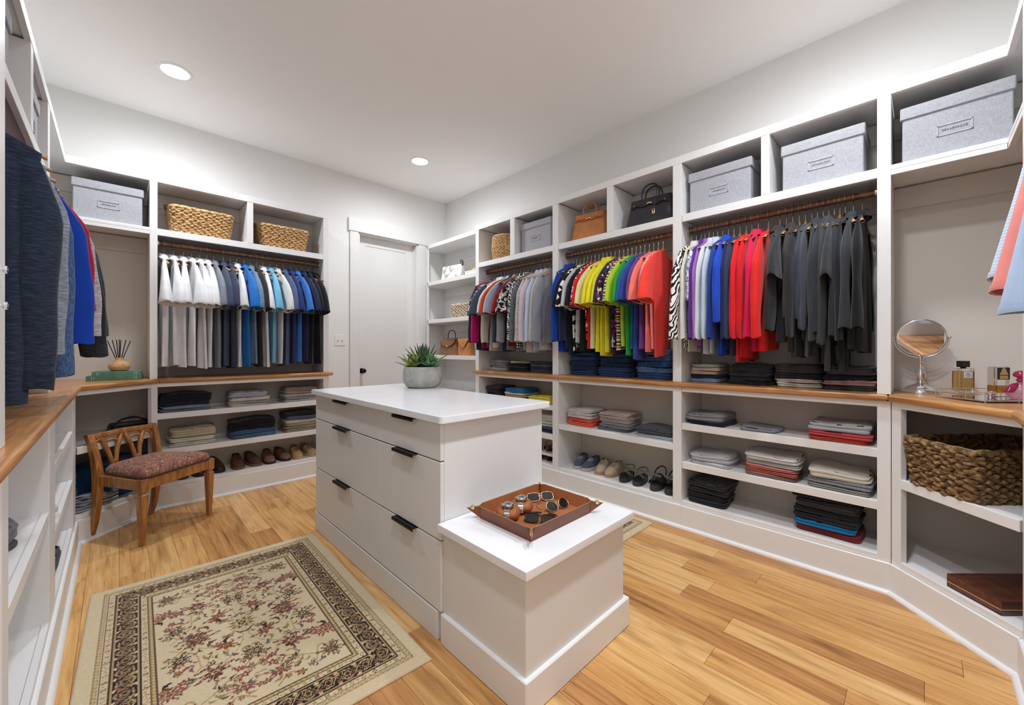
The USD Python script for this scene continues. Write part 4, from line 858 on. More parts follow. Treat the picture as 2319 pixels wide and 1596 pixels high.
def weave(path_fn, h, rows, sr, pitch, amp, seed, nper=6):
    """path_fn(u in [0,1) array, v) -> centre points; each row a strand weaving in and out."""
    out = []; r = random.Random(seed)
    for k in range(rows):
        v = (k + .5) / rows; u0 = np.linspace(0, 1, 400, endpoint=False); p = path_fn(u0, v); L = np.linalg.norm(np.diff(np.vstack([p, p[:1]]), axis=0), axis=1).sum()
        n = max(8, int(L / pitch)); n += n % 2; u = np.linspace(0, 1, n * nper, endpoint=False)
        p = path_fn(u, v); q = path_fn((u + 1e-3) % 1.0, v); tdir = q - p; nrm = np.c_[tdir[:, 1], -tdir[:, 0]]; nrm /= np.maximum(np.linalg.norm(nrm, axis=1, keepdims=True), 1e-9)
        ph = np.pi * (k % 2)
        p = np.c_[p + nrm * (amp * np.sin(u * n * np.pi + ph))[:, None], v * h + .25 * sr * np.sin(u * n * np.pi * 2 + ph) + sr * .2 * np.sin(u * 40 + k * 1.7)]
        out.append(tube(p, sr * (1 + .16 * np.sin(u * n * np.pi + ph * 1.3)), 6, closed=True))
    return cat_(*out)
def rect_path(w0, d0, w1, d1, rad):
    def f(u, v):
        w, d = w0 + (w1 - w0) * v, d0 + (d1 - d0) * v
        c = rrect(w, d, rad, 6); c = np.vstack([c, c[:1]]); s = np.r_[0, np.cumsum(np.linalg.norm(np.diff(c, axis=0), axis=1))]; s /= s[-1]
        return np.c_[np.interp(u, s, c[:, 0]), np.interp(u, s, c[:, 1])]
    return f
def basket(label, loc, rz, fn, h, rows, sr, pitch, amp, mat, seed, handles=False, rim=True, name='woven_basket', lid=False):
    t = thing(name, label, 'basket', loc, rz)
    part(t, 'weave', weave(fn, h, rows, sr, pitch, amp, seed), mat, True)
    u = np.linspace(0, 1, 60, endpoint=False)
    inner = np.stack([np.c_[fn(u, v) * .965, np.full(60, v * h)] for v in (0.02, .5, .98)])
    g = grid(inner, close_v=True); part(t, 'liner', g, mat, True)
    b = fn(u, 0) * .97; part(t, 'bottom', plate(b, .001, .008, .001, 1), mat)
    if rim:
        p = fn(u, 1.0); part(t, 'rim', cat_(tube(np.c_[p, np.full(60, h)], sr * 1.15, 8, closed=True), tube(np.c_[p * 1.004, h + sr * .9 + .3 * sr * np.sin(u * 2 * np.pi * 40)], sr * .8, 6, closed=True)), mat, True)
    if handles:
        w = fn(np.array([0.0]), 1.0)
        wx = np.abs(fn(u, 1.0)[:, 0]).max()
        for s in (-1, 1):
            a = np.linspace(0, np.pi, 12); p = np.c_[s * (wx + .018 * np.sin(a)), .045 * np.cos(a), h * .93 + .035 * np.sin(a)]
            part(t, 'handle', tube(p, sr * 1.3, 7), DARKR if mat is SEAG else mat, True)
    return t
basket('seagrass basket with flared sides left of the two on the back wall top shelf', (.5, YB + .185, ZC), .05, rect_path(.36, .22, .42, .27, .05), .215, 15, .0078, .026, .005, SEAG, 1, True)
basket('seagrass basket with flared sides right of the two on the back wall top shelf', (1.115, YB + .185, ZC), .0, rect_path(.35, .22, .415, .26, .05), .205, 14, .0078, .026, .005, SEAG, 2, True)
def circ(r0, r1, r2):
    def f(u, v):
        r = np.interp(v, [0, .5, 1], [r0, r1, r2]); return np.c_[r * np.cos(2 * np.pi * u), r * np.sin(2 * np.pi * u)]
    return f
basket('round woven basket in the far top cubby of the right wall', (XR + .18, 3.06, ZC), 0, circ(.14, .158, .15), .25, 24, .0056, .02, .0035, SEAG, 3)
basket('small rectangular woven basket with a green button, on the narrow shelves', (XR + .19, 3.73, 1.576), R_, rect_path(.40, .2, .42, .21, .02), .155, 9, .0088, .03, .005, PALEG, 4)
bt = [p for p in names if p.endswith('woven_basket')][0] + '_003'
part(bt, 'button', moved(lathe([(0, .012), (.02, .009), (.025, .002), (.025, 0)], 20), (.15, -.112, .085), rx=math.pi / 2), plain('green_button', S(120, 130, 60), .4))
basket('large dark rattan basket on the shelf of the diagonal corner cabinet', (2.77, -.215, .578), 2.37 - math.pi, rect_path(.46, .26, .50, .30, .03), .215, 15, .0088, .03, .0055, DARKR, 5)

# ---------------------------------------------------------------- handbags
def leather(name, col, rough=.42, bump=.25):
    if name in _m: return _m[name]
    n = {'t': ('texture_coordinate', {}), 'v': ('voronoi_texture', dict(scale=420.0)), 'n': ('noise_texture', dict(scale=14.0, detail=4.0)), 'r': ('rgb_ramp', {'ramp': [(.3, tuple(np.array(col) * .82)), (.7, tuple(np.minimum(np.array(col) * 1.12, 1)))]}), 'b': ('bump', dict(strength=bump, distance=.0012)), 'p': ('principled_bsdf', dict(roughness=rough))}
    _m[name] = look(name, n, [('t.object', 'v.vector'), ('t.object', 'n.vector'), ('n.fac', 'r.fac'), ('r.color', 'p.base_color'), ('v.distance', 'b.height'), ('b.normal', 'p.normal')]); return _m[name]
def bag_body(w0, d0, w1, d1, h, top=.018, n=11):
    rows = []
    for k in range(n):
        v = k / (n - 1); w = w0 + (w1 - w0) * v ** 1.2; d = d0 + (d1 - d0) * v ** .8
        rows.append(np.c_[rrect(w, max(d, .02), min(.02, d * .3), 5) * np.array([1, 1]), np.full(20, v * h)])
    rows[0][:, :2] *= .97; rows.insert(1, np.c_[rows[0][:, :2] / .97, np.full(20, .006)])
    top_ = rows[-1].copy(); top_[:, :2] *= .94; top_[:, 2] += .004; rows.append(top_)
    P = []
    for i, rw in enumerate(rows):
        P.append(rw)
    # densify around
    Q = []
    for rw in P:
        q = []
        for i in range(20):
            a, b = rw[i], rw[(i + 1) % 20]; m = 8 if i % 5 == 4 else 1
            q.append(a + (b - a) * (np.arange(m) / m)[:, None])
        Q.append(np.vstack(q))
    Q = np.stack(Q); Q[..., 1] += .010 * np.sin(np.clip(Q[..., 2] / h, 0, 1) * np.pi) * np.sign(Q[..., 1]) * (np.abs(Q[..., 0]) < w0 * .42)
    g = grid(Q, close_v=True); g.invert(); n_ = Q.shape[1]; i = np.arange(n_); j = (i + 1) % n_; L = (Q.shape[0] - 1) * n_
    v = np.vstack([g.vertices, Q[-1].mean(0), Q[0].mean(0)])
    return trimesh.Trimesh(v, np.vstack([g.faces, np.c_[L + i, L + j, np.full(n_, len(v) - 2)], np.c_[j, i, np.full(n_, len(v) - 1)]]), process=False)
def arch(w, h, y, z, r=.006, seg=24):
    p = bez([(-w / 2, y, z - .03), (-w / 2, y, z + .01), (-w * .5, y, z + h * .45), (-w * .34, y, z + h * .85), (0, y, z + h), (w * .34, y, z + h * .85), (w * .5, y, z + h * .45), (w / 2, y, z + .01), (w / 2, y, z - .03)], 5)
    return tube(p, r, 8)
def top_handle_bag(label, loc, rz, col, name, w=.33, h=.22, d=.15, tilt=0.0, hh=.105):
    t = thing('handbag', label, 'handbag', loc, rz, 'handbags on the top shelf')
    M = leather(name, col); MD = leather(name + '_edge', tuple(np.array(col) * .62))
    part(t, 'body', bag_body(w, d, w * .86, d * .38, h), M, 40)
    # scalloped flap with two straps and gold turn lock
    x = np.linspace(-w * .40, w * .40, 41); dep = .045 + .018 * np.abs(np.sin(x / (w * .40) * np.pi * 1.5)) ** .7
    f0 = []
    for sgn, s in ((1, 0), (1, .3), (1, .65), (1, 1.0)):
        zz = h * .995 - dep * s; yy = -np.interp(zz / h, [0, .5, .8, 1], [d / 2, d * .40, d * .27, d * .19]) - .009
        f0.append(np.c_[x, yy, zz])
    g = grid(np.stack(f0)); g2 = g.copy(); g2.vertices[:, 1] += .003; g2.invert()
    fl = part(t, 'flap', cat_(g, g2), M, True)
    part(fl, 'flap_edge', tube(f0[-1], .0022, 6), MD, True)
    for s in (-1, 1):
        part(t, 'strap', moved(box(-.05, .05, -.004, 0, -.007, .007, .002), (s * w * .25, -d * .285 - .006, h * .80), rx=-.25), MD)
        part(t, 'stud', moved(trimesh.creation.icosphere(2, .0045), (s * w * .32, -d * .285 - .011, h * .80)), GOLD, True)
    part(t, 'turn_lock', cat_(moved(box(-.02, .02, -.004, 0, -.006, .006, .001), (0, -d * .285 - .009, h * .80)), moved(lathe([(0, .01), (.007, .008), (.008, 0)], 16), (0, -d * .285 - .012, h * .80), rx=math.pi / 2)), GOLD, True)
    for s, y in ((0, -d * .2), (1, d * .16)):
        hd = part(t, 'handle', arch(w * .36, hh, y, h * .97), M, True)
    return t
top_handle_bag('tan leather top-handle bag in the cubby left of the black bag', (XR + .15, 1.985, ZC), R_ + .12, S(196, 124, 68), 'tan_leather', .33, .24, .16, hh=.10)
b = top_handle_bag('black leather top-handle bag in the cubby right of the tan bag', (XR + .15, 1.435, ZC), R_ + .05, S(40, 41, 46), 'black_leather', .37, .225, .17, hh=.11)
part(b, 'clochette', tube(bez([(.05, -.03, .30), (.052, -.055, .22), (.048, -.078, .15), (.045, -.085, .115)], 6), .0022, 6), leather('black_leather', S(40, 41, 46)), True)
an = np.linspace(0, 2 * np.pi, 20, endpoint=False)
part(b, 'padlock', cat_(moved(box(-.011, .011, -.006, .0, -.013, .008, .003), (.045, -.084, .095)), tube(np.c_[.045 + .009 * np.cos(an), np.full(20, -.087), .108 + .011 * np.sin(an)], .002, 6, closed=True)), GOLD, True)
# satchel, small tan box bag, white patterned pouch on the narrow shelves
t = thing('satchel', 'brown leather satchel with a curved flap on the narrow shelves', 'handbag', (XR + .14, 3.99, 1.141), R_ + .1)
BR = leather('brown_leather', S(138, 98, 66)); BRD = leather('brown_leather_dark', S(84, 56, 36))
part(t, 'body', bag_body(.33, .14, .27, .10, .2), BR, 40)
xx = np.linspace(-.14, .14, 31); rows = [np.c_[xx * (1 - .05 * s), -.055 - .018 * s ** .6 + 0 * xx, .2 - s * (.05 + .055 * np.cos(xx / .14 * np.pi / 2))] for s in np.linspace(0, 1, 6)]
fl = part(t, 'flap', grid(np.stack([r_ + np.array([0, -.006, .002]) for r_ in rows])), BR, True); part(fl, 'flap_edge', tube(rows[-1] + np.array([0, -.006, .002]), .003, 6), BRD, True)
part(t, 'clasp', moved(lathe([(0, .006), (.011, .004), (.012, 0)], 16), (0, -.082, .105), rx=math.pi / 2), GOLD, True)
part(t, 'handle', arch(.13, .10, 0, .2, .006), BRD, True)
t = thing('box_bag', 'small orange tan flap bag leaning beside the brown satchel', 'handbag', (XR + .09, 3.645, 1.141), R_ - .08)
OT = leather('orange_tan_leather', S(202, 130, 72)); part(t, 'body', bag_body(.25, .08, .235, .06, .19), OT, 40)
xx = np.linspace(-.115, .115, 31); rows = [np.c_[xx * (1 - .2 * s), -.034 - .013 * s ** .5 + 0 * xx, .19 - s * (.035 + .075 * np.cos(xx / .115 * np.pi / 2))] for s in np.linspace(0, 1, 6)]
fl = part(t, 'flap', grid(np.stack([r_ + np.array([0, -.004, .003]) for r_ in rows])), OT, True); part(fl, 'flap_edge', tube(rows[-1] + np.array([0, -.004, .003]), .0022, 6), leather('orange_tan_dark', S(150, 90, 46)), True)
t = thing('pouch_bag', 'white clutch bag with grey leaf pattern on the top narrow shelf', 'handbag', (XR + .13, 3.945, 2.041), R_ + .12)
PT = cloth(S(226, 222, 212), 'print', [S(232, 228, 218), S(232, 228, 218), S(176, 172, 166), S(228, 224, 214)], .55)
part(t, 'body', bag_body(.33, .13, .35, .045, .17), PT, 40)
part(t, 'zip', tube(bez([(-.165, 0, .176), (-.06, 0, .168), (.06, 0, .168), (.165, 0, .178)], 6), .004, 6), BLACKM, True)
part(t, 'tassel', tube(bez([(.12, 0, .178), (.15, -.02, .215), (.185, -.03, .20), (.195, -.04, .15)], 6), [.004] * 6 + [.008] * 6 + [.012] * 7, 8), plain('dark_scarf', S(74, 66, 64), .8), True)
t = thing('trinket_box', 'small white box with a brass bird ornament on the top narrow shelf', 'box', (XR + .12, 3.52, 2.041), R_)
part(t, 'box', box(-.11, .11, -.06, .06, 0, .04, .003), plain('cream_box', S(236, 232, 222), .5)); part(t, 'lid', box(-.113, .113, -.063, .063, .04, .052, .003), plain('cream_box', S(236, 232, 222), .5))
for s, k in ((-.03, 1), (.05, .8)):
    part(t, 'bird', cat_(moved(trimesh.creation.icosphere(2, 1), (s, 0, .082), s=np.array([.028, .013, .015]) * k), moved(trimesh.creation.icosphere(2, .009 * k), (s - .024 * k, 0, .098)), moved(trimesh.creation.cone(.005, .03), (s + .022 * k, 0, .086), ry=1.3), box(s - .003, s + .003, -.003, .003, .052, .074, 0)), GOLD, True)
# ---------------------------------------------------------------- patterned rugs
def rug_pattern(W, L, res, seed):
    nx, ny = int(W / res) + 1, int(L / res) + 1
    X, Y = np.meshgrid(np.linspace(0, W, nx), np.linspace(0, L, ny), indexing='ij'); C = np.zeros((nx, ny, 3)); r = random.Random(seed)
    cream, tan, olive, dark, maroon, brown, rose, slate, gold = (np.array(S(*c)) for c in ((208, 190, 156), (176, 144, 100), (150, 128, 80), (30, 23, 24), (112, 50, 40), (92, 66, 46), (146, 84, 72), (92, 90, 92), (184, 150, 94)))
    C[:] = cream
    e = np.minimum(np.minimum(X, W - X), np.minimum(Y, L - Y))
    side = np.where(np.minimum(X, W - X) <= np.minimum(Y, L - Y), 0, 1); s = np.where(side == 0, Y, X); Ls = np.where(side == 0, L, W); mid = s - Ls / 2
    b0, b1, b2, b3, b4, b5 = .050, .066, .096, .178, .206, .221
    def fill(m, c): C[m] = c
    # guards of small leaves
    for lo, hi, per, cs in ((b0, b1, .020, (olive, tan)), (b4, b5, .018, (olive, gold))):
        m = (e >= lo) & (e < hi); v = (e - lo) / (hi - lo) - .5; u = (mid / per) % 1 - .5
        fill(m, cs[1] * .55 + cream * .45); fill(m & (np.abs(v) > .38), cs[0]); fill(m & (np.abs(u + .5 * v) < .17), cs[0] * .8); fill(m & (np.hypot(u * 1.4, v) < .16), cream)
    for lo, hi, per in ((b1, b2, .042), (b3, b4, .042)):
        m = (e >= lo) & (e < hi); v = (e - (lo + hi) / 2) / (hi - lo); k = np.floor(mid / per); u = (mid / per) % 1 - .5
        a = np.arctan2(v, u * 1.5); q = np.hypot(u * 1.5, v); sh = .24 + .11 * np.cos(a * 4 + k)
        odd = (k.astype(int) % 3)
        for o_, c in ((0, brown), (1, maroon), (2, olive)): fill(m & (q < sh) & (odd == o_), c)
        fill(m & (q < sh * .45), cream); fill(m & (np.abs(np.abs(v) - .44) < .05), brown)
        fill(m & (np.abs(u) > .40) & (np.abs(v + .2 * np.sin(k * 2)) < .14), tan)
    # dark main border with scrolling cream vine and medallions
    m = (e >= b2) & (e < b3); v = (e - (b2 + b3) / 2) / (b3 - b2); per = .135
    fill(m, dark)
    u = mid / per; ph = u * 2 * np.pi
    vine = .33 * np.sin(ph); fill(m & (np.abs(v - vine) < .035 + .012 * np.cos(ph * 3)), tan)
    fill(m & (np.abs(v + .30 * np.sin(ph * 1.0 + .5)) < .035), olive)
    k = np.floor(u * 2); uu = (u * 2) % 1 - .5
    q = np.hypot(uu * .9, v * 1.0); a = np.arctan2(v, uu)
    for sc, cc in ((.33, cream), (.295, dark), (.20, gold), (.15, maroon), (.09, dark)):
        mm = m & (q < sc * (.86 + .14 * np.cos(6 * a))); C[mm] = np.where(((k[mm].astype(int) % 2) == 0)[:, None], cc, cc if sc in (.295, .09) else (cc * .6 + tan * .4))
    uu2 = (u * 2 + .5) % 1 - .5
    for vv, cc in ((.36, cream), (-.36, cream), (.2, gold), (-.2, rose)):
        a = np.arctan2(v - vv, uu2); q = np.hypot(uu2 * .85, v - vv); fill(m & (q < .13 * (.7 + .3 * np.cos(5 * a + k))), cc)
    for lo in (b2, b3): fill(np.abs(e - lo) < .0028, dark); 
    fill(np.abs(e - b2 - .005) < .0022, tan); fill(np.abs(e - b3 + .005) < .0022, tan); fill(np.abs(e - b5) < .002, brown)
    fld = e > b5 + .003
    def win(cx, cy, R_):
        i0, i1 = max(0, int((cx - R_) / res)), min(nx, int((cx + R_) / res) + 2); j0, j1 = max(0, int((cy - R_) / res)), min(ny, int((cy + R_) / res) + 2)
        return (slice(i0, i1), slice(j0, j1))
    def petal(cx, cy, R_, n, rot, cols, asp=1.0, dirn=0.0):
        w = win(cx, cy, R_ * 1.3)
        if w[0].start >= w[0].stop or w[1].start >= w[1].stop: return
        dx, dy = X[w] - cx, Y[w] - cy; ca, sa = math.cos(dirn), math.sin(dirn); px, py = (dx * ca + dy * sa), (-dx * sa + dy * ca) / asp
        q = np.hypot(px, py) / R_; a = np.arctan2(py, px) + rot; f = fld[w]
        for sc, c, lobes in cols:
            mm = f & (q < sc * (.74 + .26 * np.cos(n * a) * lobes)); sub = C[w]; sub[mm] = c
    def leaf(cx, cy, l, ww, dirn, c):
        w = win(cx, cy, l)
        if w[0].start >= w[0].stop or w[1].start >= w[1].stop: return
        dx, dy = X[w] - cx, Y[w] - cy; ca, sa = math.cos(dirn), math.sin(dirn); px, py = dx * ca + dy * sa, -dx * sa + dy * ca
        py = py + px * px / l * .6; t = np.clip((px / l + 1) / 2, 0, 1); mm = fld[w] & (np.abs(px) < l * .9) & (np.abs(py) < ww * np.sin(np.pi * t) * (1 + .35 * np.sin(px / l * 14))); sub = C[w]; sub[mm] = c
    def vineline(p, c, th=.0030):
        q = bez(p, 14)
        for a in q:
            w = win(a[0], a[1], th * 2); mm = fld[w] & (np.hypot(X[w] - a[0], Y[w] - a[1]) < th); sub = C[w]; sub[mm] = c
    x0, x1, y0, y1 = b5, W - b5, b5, L - b5; fw, fh = x1 - x0, y1 - y0
    def mir(fx, fy):
        return [(x0 + fx * fw, y0 + fy * fh, 1, 1), (x1 - fx * fw, y0 + fy * fh, -1, 1), (x0 + fx * fw, y1 - fy * fh, 1, -1), (x1 - fx * fw, y1 - fy * fh, -1, -1)]
    for pts in ([(.5, .5), (.40, .44), (.30, .40), (.16, .46), (.06, .40)], [(.5, .5), (.46, .36), (.34, .28), (.22, .30), (.12, .22), (.04, .26)], [(.5, .12), (.42, .10), (.34, .16), (.24, .12), (.12, .08)], [(.34, .28), (.40, .20), (.5, .24)], [(.22, .30), (.2, .40), (.08, .48)], [(.06, .1), (.14, .14), (.2, .05)], [(.44, .02), (.36, .06), (.30, .03)]):
        for sx in (0, 1):
            for sy in (0, 1):
                vineline([(x0 + (f if not sx else 1 - f) * fw, y0 + (g if not sy else 1 - g) * fh, 0) for f, g in pts], gold * .8)
    petal(x0 + fw / 2, y0 + fh / 2, .058, 10, 0, [(1, gold, 1), (.78, brown, 1), (.55, cream, 1), (.36, dark, 0), (.2, gold, 0)], .8)
    big = [(.28, .24, .056, .5), (.12, .40, .042, 1.2), (.40, .10, .044, -.4), (.10, .08, .042, .8), (.38, .38, .046, -.7), (.22, .48, .05, .2), (.47, .27, .04, 1.5), (.06, .22, .036, 0)]
    pal = [(maroon, cream, brown), (brown, cream, dark), (rose, maroon, cream), (brown, tan, slate), (maroon, tan, rose)]
    for k, (fx, fy, R_, dn) in enumerate(big):
        for (cx, cy, sx, sy) in mir(fx, fy):
            p_ = pal[(k + (0 if sx * sy > 0 else 0)) % 5]; cx += r.uniform(-.006, .006); cy += r.uniform(-.006, .006)
            petal(cx, cy, R_, 8 + k % 4, r.uniform(0, 1), [(1.05, p_[0], 1), (.86, p_[1], 1), (.74, p_[0] * .8, 1), (.5, p_[2], 1), (.34, p_[1], .5), (.2, p_[0], 0)], .62 if k % 2 == 0 else .85, dn * sx * sy)
            for a in np.arange(0, 6.28, 1.05): leaf(cx + 1.15 * R_ * math.cos(a + dn), cy + 1.0 * R_ * math.sin(a + dn), .011, .0045, a + dn, p_[0])
    for k in range(54):
        fx, fy = r.uniform(.03, .5), r.uniform(.02, .5); ang = r.uniform(0, 3.14); l = r.uniform(.012, .028); c = r.choice([maroon, brown, brown, olive, slate, rose, dark])
        for (cx, cy, sx, sy) in mir(fx, fy): leaf(cx, cy, l, l * .26, ang * sx * sy, c)
    for k in range(30):
        fx, fy = r.uniform(.03, .5), r.uniform(.02, .5); R_ = r.uniform(.011, .02); p_ = r.choice(pal)
        for (cx, cy, sx, sy) in mir(fx, fy): petal(cx, cy, R_, 5, k, [(1, p_[0], 1), (.6, p_[1], 1), (.3, p_[2], 0)])
    fl = np.random.RandomState(seed).rand(nx, ny, 1); C *= .90 + .2 * fl
    return C, nx, ny
RUGM = look('rug_wool', {'a': ('attribute', dict(attribute='rugcol')), 't': ('texture_coordinate', {}), 'n': ('noise_texture', dict(scale=420.0, detail=2.0)), 'b': ('bump', dict(strength=.5, distance=.002)), 'p': ('principled_bsdf', dict(roughness=.95, sheen_weight=.2, specular_ior_level=.1))},
    [('a.color', 'p.base_color'), ('t.object', 'n.vector'), ('n.fac', 'b.height'), ('b.normal', 'p.normal')])
def rug(label, TL, TR, BR, BL, res, seed):
    TL, TR, BR, BL = (np.array(p, float) for p in (TL, TR, BR, BL))
    W, L = np.linalg.norm(TR - TL), np.linalg.norm(TL - BL)
    C, nx, ny = rug_pattern(W, L, res, seed)
    u, v = np.meshgrid(np.linspace(0, 1, nx), np.linspace(0, 1, ny), indexing='ij'); u, v = u[..., None], v[..., None]
    c = (TL + TR + BL + BR) / 4
    P = BL * (1 - u) * (1 - v) + BR * u * (1 - v) + TL * (1 - u) * v + TR * u * v - c
    e = np.minimum(np.minimum(u, 1 - u) * W, np.minimum(v, 1 - v) * L)[..., 0]
    Z = .0095 - .006 * np.clip(1 - e / .008, 0, 1) ** 2 + .0007 * np.random.RandomState(seed).rand(nx, ny)
    top = grid(np.concatenate([P, Z[..., None]], -1))
    ring = np.concatenate([np.arange(nx) * ny, (nx - 1) * ny + np.arange(1, ny), (np.arange(nx - 2, -1, -1)) * ny + ny - 1, np.arange(ny - 2, 0, -1)])
    n0 = len(top.vertices); rv = top.vertices[ring].copy(); rv[:, 2] = .0005
    i = np.arange(len(ring)); j = (i + 1) % len(ring)
    f = np.vstack([top.faces, np.c_[ring[i], n0 + i, n0 + j], np.c_[ring[i], n0 + j, ring[j]]])
    m = trimesh.Trimesh(np.vstack([top.vertices, rv]), f, process=False)
    t = thing('rug', label, 'rug', (c[0], c[1], .0005))
    p = part(t, 'pile', m, RUGM, True)
    cols = np.vstack([C.reshape(-1, 3), C.reshape(-1, 3)[ring]]).astype(np.float32)
    from pxr import Vt
    UsdGeom.PrimvarsAPI(stage.GetPrimAtPath(p)).CreatePrimvar('rugcol', Sdf.ValueTypeNames.Color3fArray, 'vertex').Set(Vt.Vec3fArray.FromNumpy(cols))
rug('cream floral rug with dark scrolling border left of the island', (-.095, 2.864), (.917, 2.80), (.879, 1.344), (-.133, 1.41), .0030, 5)
rug('cream floral rug with dark border right of the island, mostly hidden by the bench', (1.70, 2.78), (2.70, 2.768), (2.66, 1.312), (1.66, 1.324), .005, 6)

# ---------------------------------------------------------------- vanity chair
CW = wood('chair_walnut', [S(96, 58, 26), S(158, 102, 50), S(192, 134, 74)], 0, grain=(30, 30, 4), rough=.32, coat=.35)
n = {'t': ('texture_coordinate', {}), 'nz': ('noise_texture', dict(scale=14.0, detail=2.0)), 'mx': ('mix_color', dict(blend_type='linear_light', fac=.06, use_clamp=False)), 'v': ('voronoi_texture', dict(scale=46.0)), 'w': ('wave_texture', dict(scale=7.0, distortion=16.0, detail=2.0, detail_scale=1.4)),
     'r': ('rgb_ramp', {'ramp': [(0, S(206, 176, 132)), (.28, S(186, 146, 108)), (.36, S(70, 44, 38)), (.52, S(146, 86, 70)), (1, S(92, 54, 46))]}), 'r2': ('rgb_ramp', {'ramp': [(.25, S(60, 40, 34)), (.45, S(200, 150, 118)), (.75, S(150, 98, 80))]}), 'x': ('mix_color', dict(blend_type='mix', fac=.36)), 'b': ('bump', dict(strength=.35, distance=.003)), 'p': ('principled_bsdf', dict(roughness=.9, sheen_weight=.15))}
SEATF = look('paisley_upholstery', n, [('t.object', 'nz.vector'), ('t.object', 'mx.a'), ('nz.color', 'mx.b'), ('mx.result', 'v.vector'), ('t.object', 'w.vector'), ('v.distance', 'r.fac'), ('w.fac', 'r2.fac'), ('r.color', 'x.a'), ('r2.color', 'x.b'), ('x.result', 'p.base_color'), ('v.distance', 'b.height'), ('b.normal', 'p.normal')])
t = thing('vanity_chair', 'low wooden chair with carved back and paisley cushion in front of the diagonal cabinet', 'chair', (.177, 3.671, 0), math.radians(38.1))
def taper(p0, p1, s0, s1, b=.003):
    """Square tapered post between two points; s = (x, y) sizes."""
    rows = []
    for p, s in ((p0, s0), (p1, s1)):
        w, d = s[0] / 2, s[1] / 2; k = min(b, w * .4)
        rows.append(np.array([(p[0] + x, p[1] + y, p[2]) for x, y in ((w, d - k), (w - k, d), (-w + k, d), (-w, d - k), (-w, -d + k), (-w + k, -d), (w - k, -d), (w, -d + k))]))
    return rows
def loft(rows, cap=True):
    rows = np.stack(rows); g = grid(rows, close_v=True); g.invert(); n_ = rows.shape[1]; i = np.arange(n_); j = (i + 1) % n_; L = (rows.shape[0] - 1) * n_
    if not cap: return g
    v = np.vstack([g.vertices, rows[-1].mean(0), rows[0].mean(0)])
    m = trimesh.Trimesh(v, np.vstack([g.faces, np.c_[L + i, L + j, np.full(n_, len(v) - 2)], np.c_[j, i, np.full(n_, len(v) - 1)]]), process=False)
    if m.volume < 0: m.invert()
    return m
fx, fy, bx_, by_ = .236, -.190, .190, .196
for s in (-1, 1):
    x = s * fx; sec = []
    for z, w in ((0, .026), (.30, .045), (.312, .045), (.318, .034), (.330, .034), (.336, .047), (.412, .047)): sec.append(taper((x, fy, z), (x, fy, z), (w, w), (w, w))[0])
    part(t, 'leg', loft(sec), CW)
for s in (-1, 1):
    sec = []
    for z, y, w, d in ((0, .246, .028, .030), (.10, .218, .032, .036), (.22, .198, .036, .042), (.34, .190, .038, .050), (.42, .192, .038, .050), (.52, .204, .036, .046), (.60, .222, .034, .042), (.655, .240, .034, .038), (.668, .244, .030, .034)):
        sec.append(taper((s * (bx_ + .012 * max(0, (z - .45) / .2)), y, z), None or (0, 0, 0), (w, d), (w, d))[0])
    part(t, 'leg', loft(sec), CW)
part(t, 'seat_rail', box(-fx + .02, fx - .02, fy - .018, fy + .006, .342, .408, .003), CW)
part(t, 'seat_rail', box(-bx_ + .01, bx_ - .01, by_ - .012, by_ + .010, .342, .408, .003), CW)
for s in (-1, 1):
    a, b = np.array([s * fx, fy + .02]), np.array([s * bx_, by_ - .02]); d = (b - a) / np.linalg.norm(b - a); nn = np.array([-d[1], d[0]]) * .011
    part(t, 'seat_rail', plate([a + nn, b + nn, b - nn, a - nn], .342, .408, .003, 1), CW)
# cushion
rows = []
for sc, z in ((.93, .404), (1.0, .408), (1.035, .418), (1.045, .430), (1.03, .448), (.97, .463), (.85, .474), (.65, .484), (.4, .490), (.12, .492)):
    q = []
    for x, y in rrect(2, 2, .22, 6):
        hw = np.interp(y, [-1, 1], [fx, bx_ - .02]); yy = np.interp(y, [-1, 1], [fy - .016, by_ - .03]); q.append((x * hw * sc, (yy - .0) * sc + (1 - sc) * -.0, z))
    rows.append(np.array(q))
cush = part(t, 'seat_cushion', loft(rows), SEATF, True)
q = rows[3].copy(); part(cush, 'piping', tube(np.vstack([q]) * np.array([1.005, 1.005, 1]) - np.array([0, 0, .012]), .0042, 6, closed=True), plain('piping_brown', S(58, 40, 34), .8), True)
# curved back: rail, end brackets, two carved Y splats
def arc_y(x, z): return .206 + (.036 * ((z - .42) / .24)) + .010 * (1 - (x / .19) ** 2)
xs = np.linspace(-.198, .198, 25); sec = []
for x in xs:
    y = arc_y(x, .645); h = .020 - .003 * (abs(x) / .2) ** 2; zc = .648 + .004 * (1 - (x / .2) ** 2)
    an = np.linspace(0, 2 * np.pi, 12, endpoint=False); sec.append(np.c_[np.full(12, x), y + .013 * np.sign(np.cos(an)) * np.abs(np.cos(an)) ** .6, zc + h * np.sign(np.sin(an)) * np.abs(np.sin(an)) ** .6])
part(t, 'top_rail', loft(sec), CW)
for s in (-1, 1):
    p = bez([(s * .186, arc_y(.18, .57), .565), (s * .172, arc_y(.17, .61), .612), (s * .135, arc_y(.13, .63), .630), (s * .10, arc_y(.1, .635), .634)], 8); part(t, 'bracket', tube(p, np.interp(np.linspace(0, 1, len(p)), [0, .5, 1], [.006, .010, .006]), 8), CW, True)
def flat(p, r, k=.62):
    m = tube(p, r, 10); return m
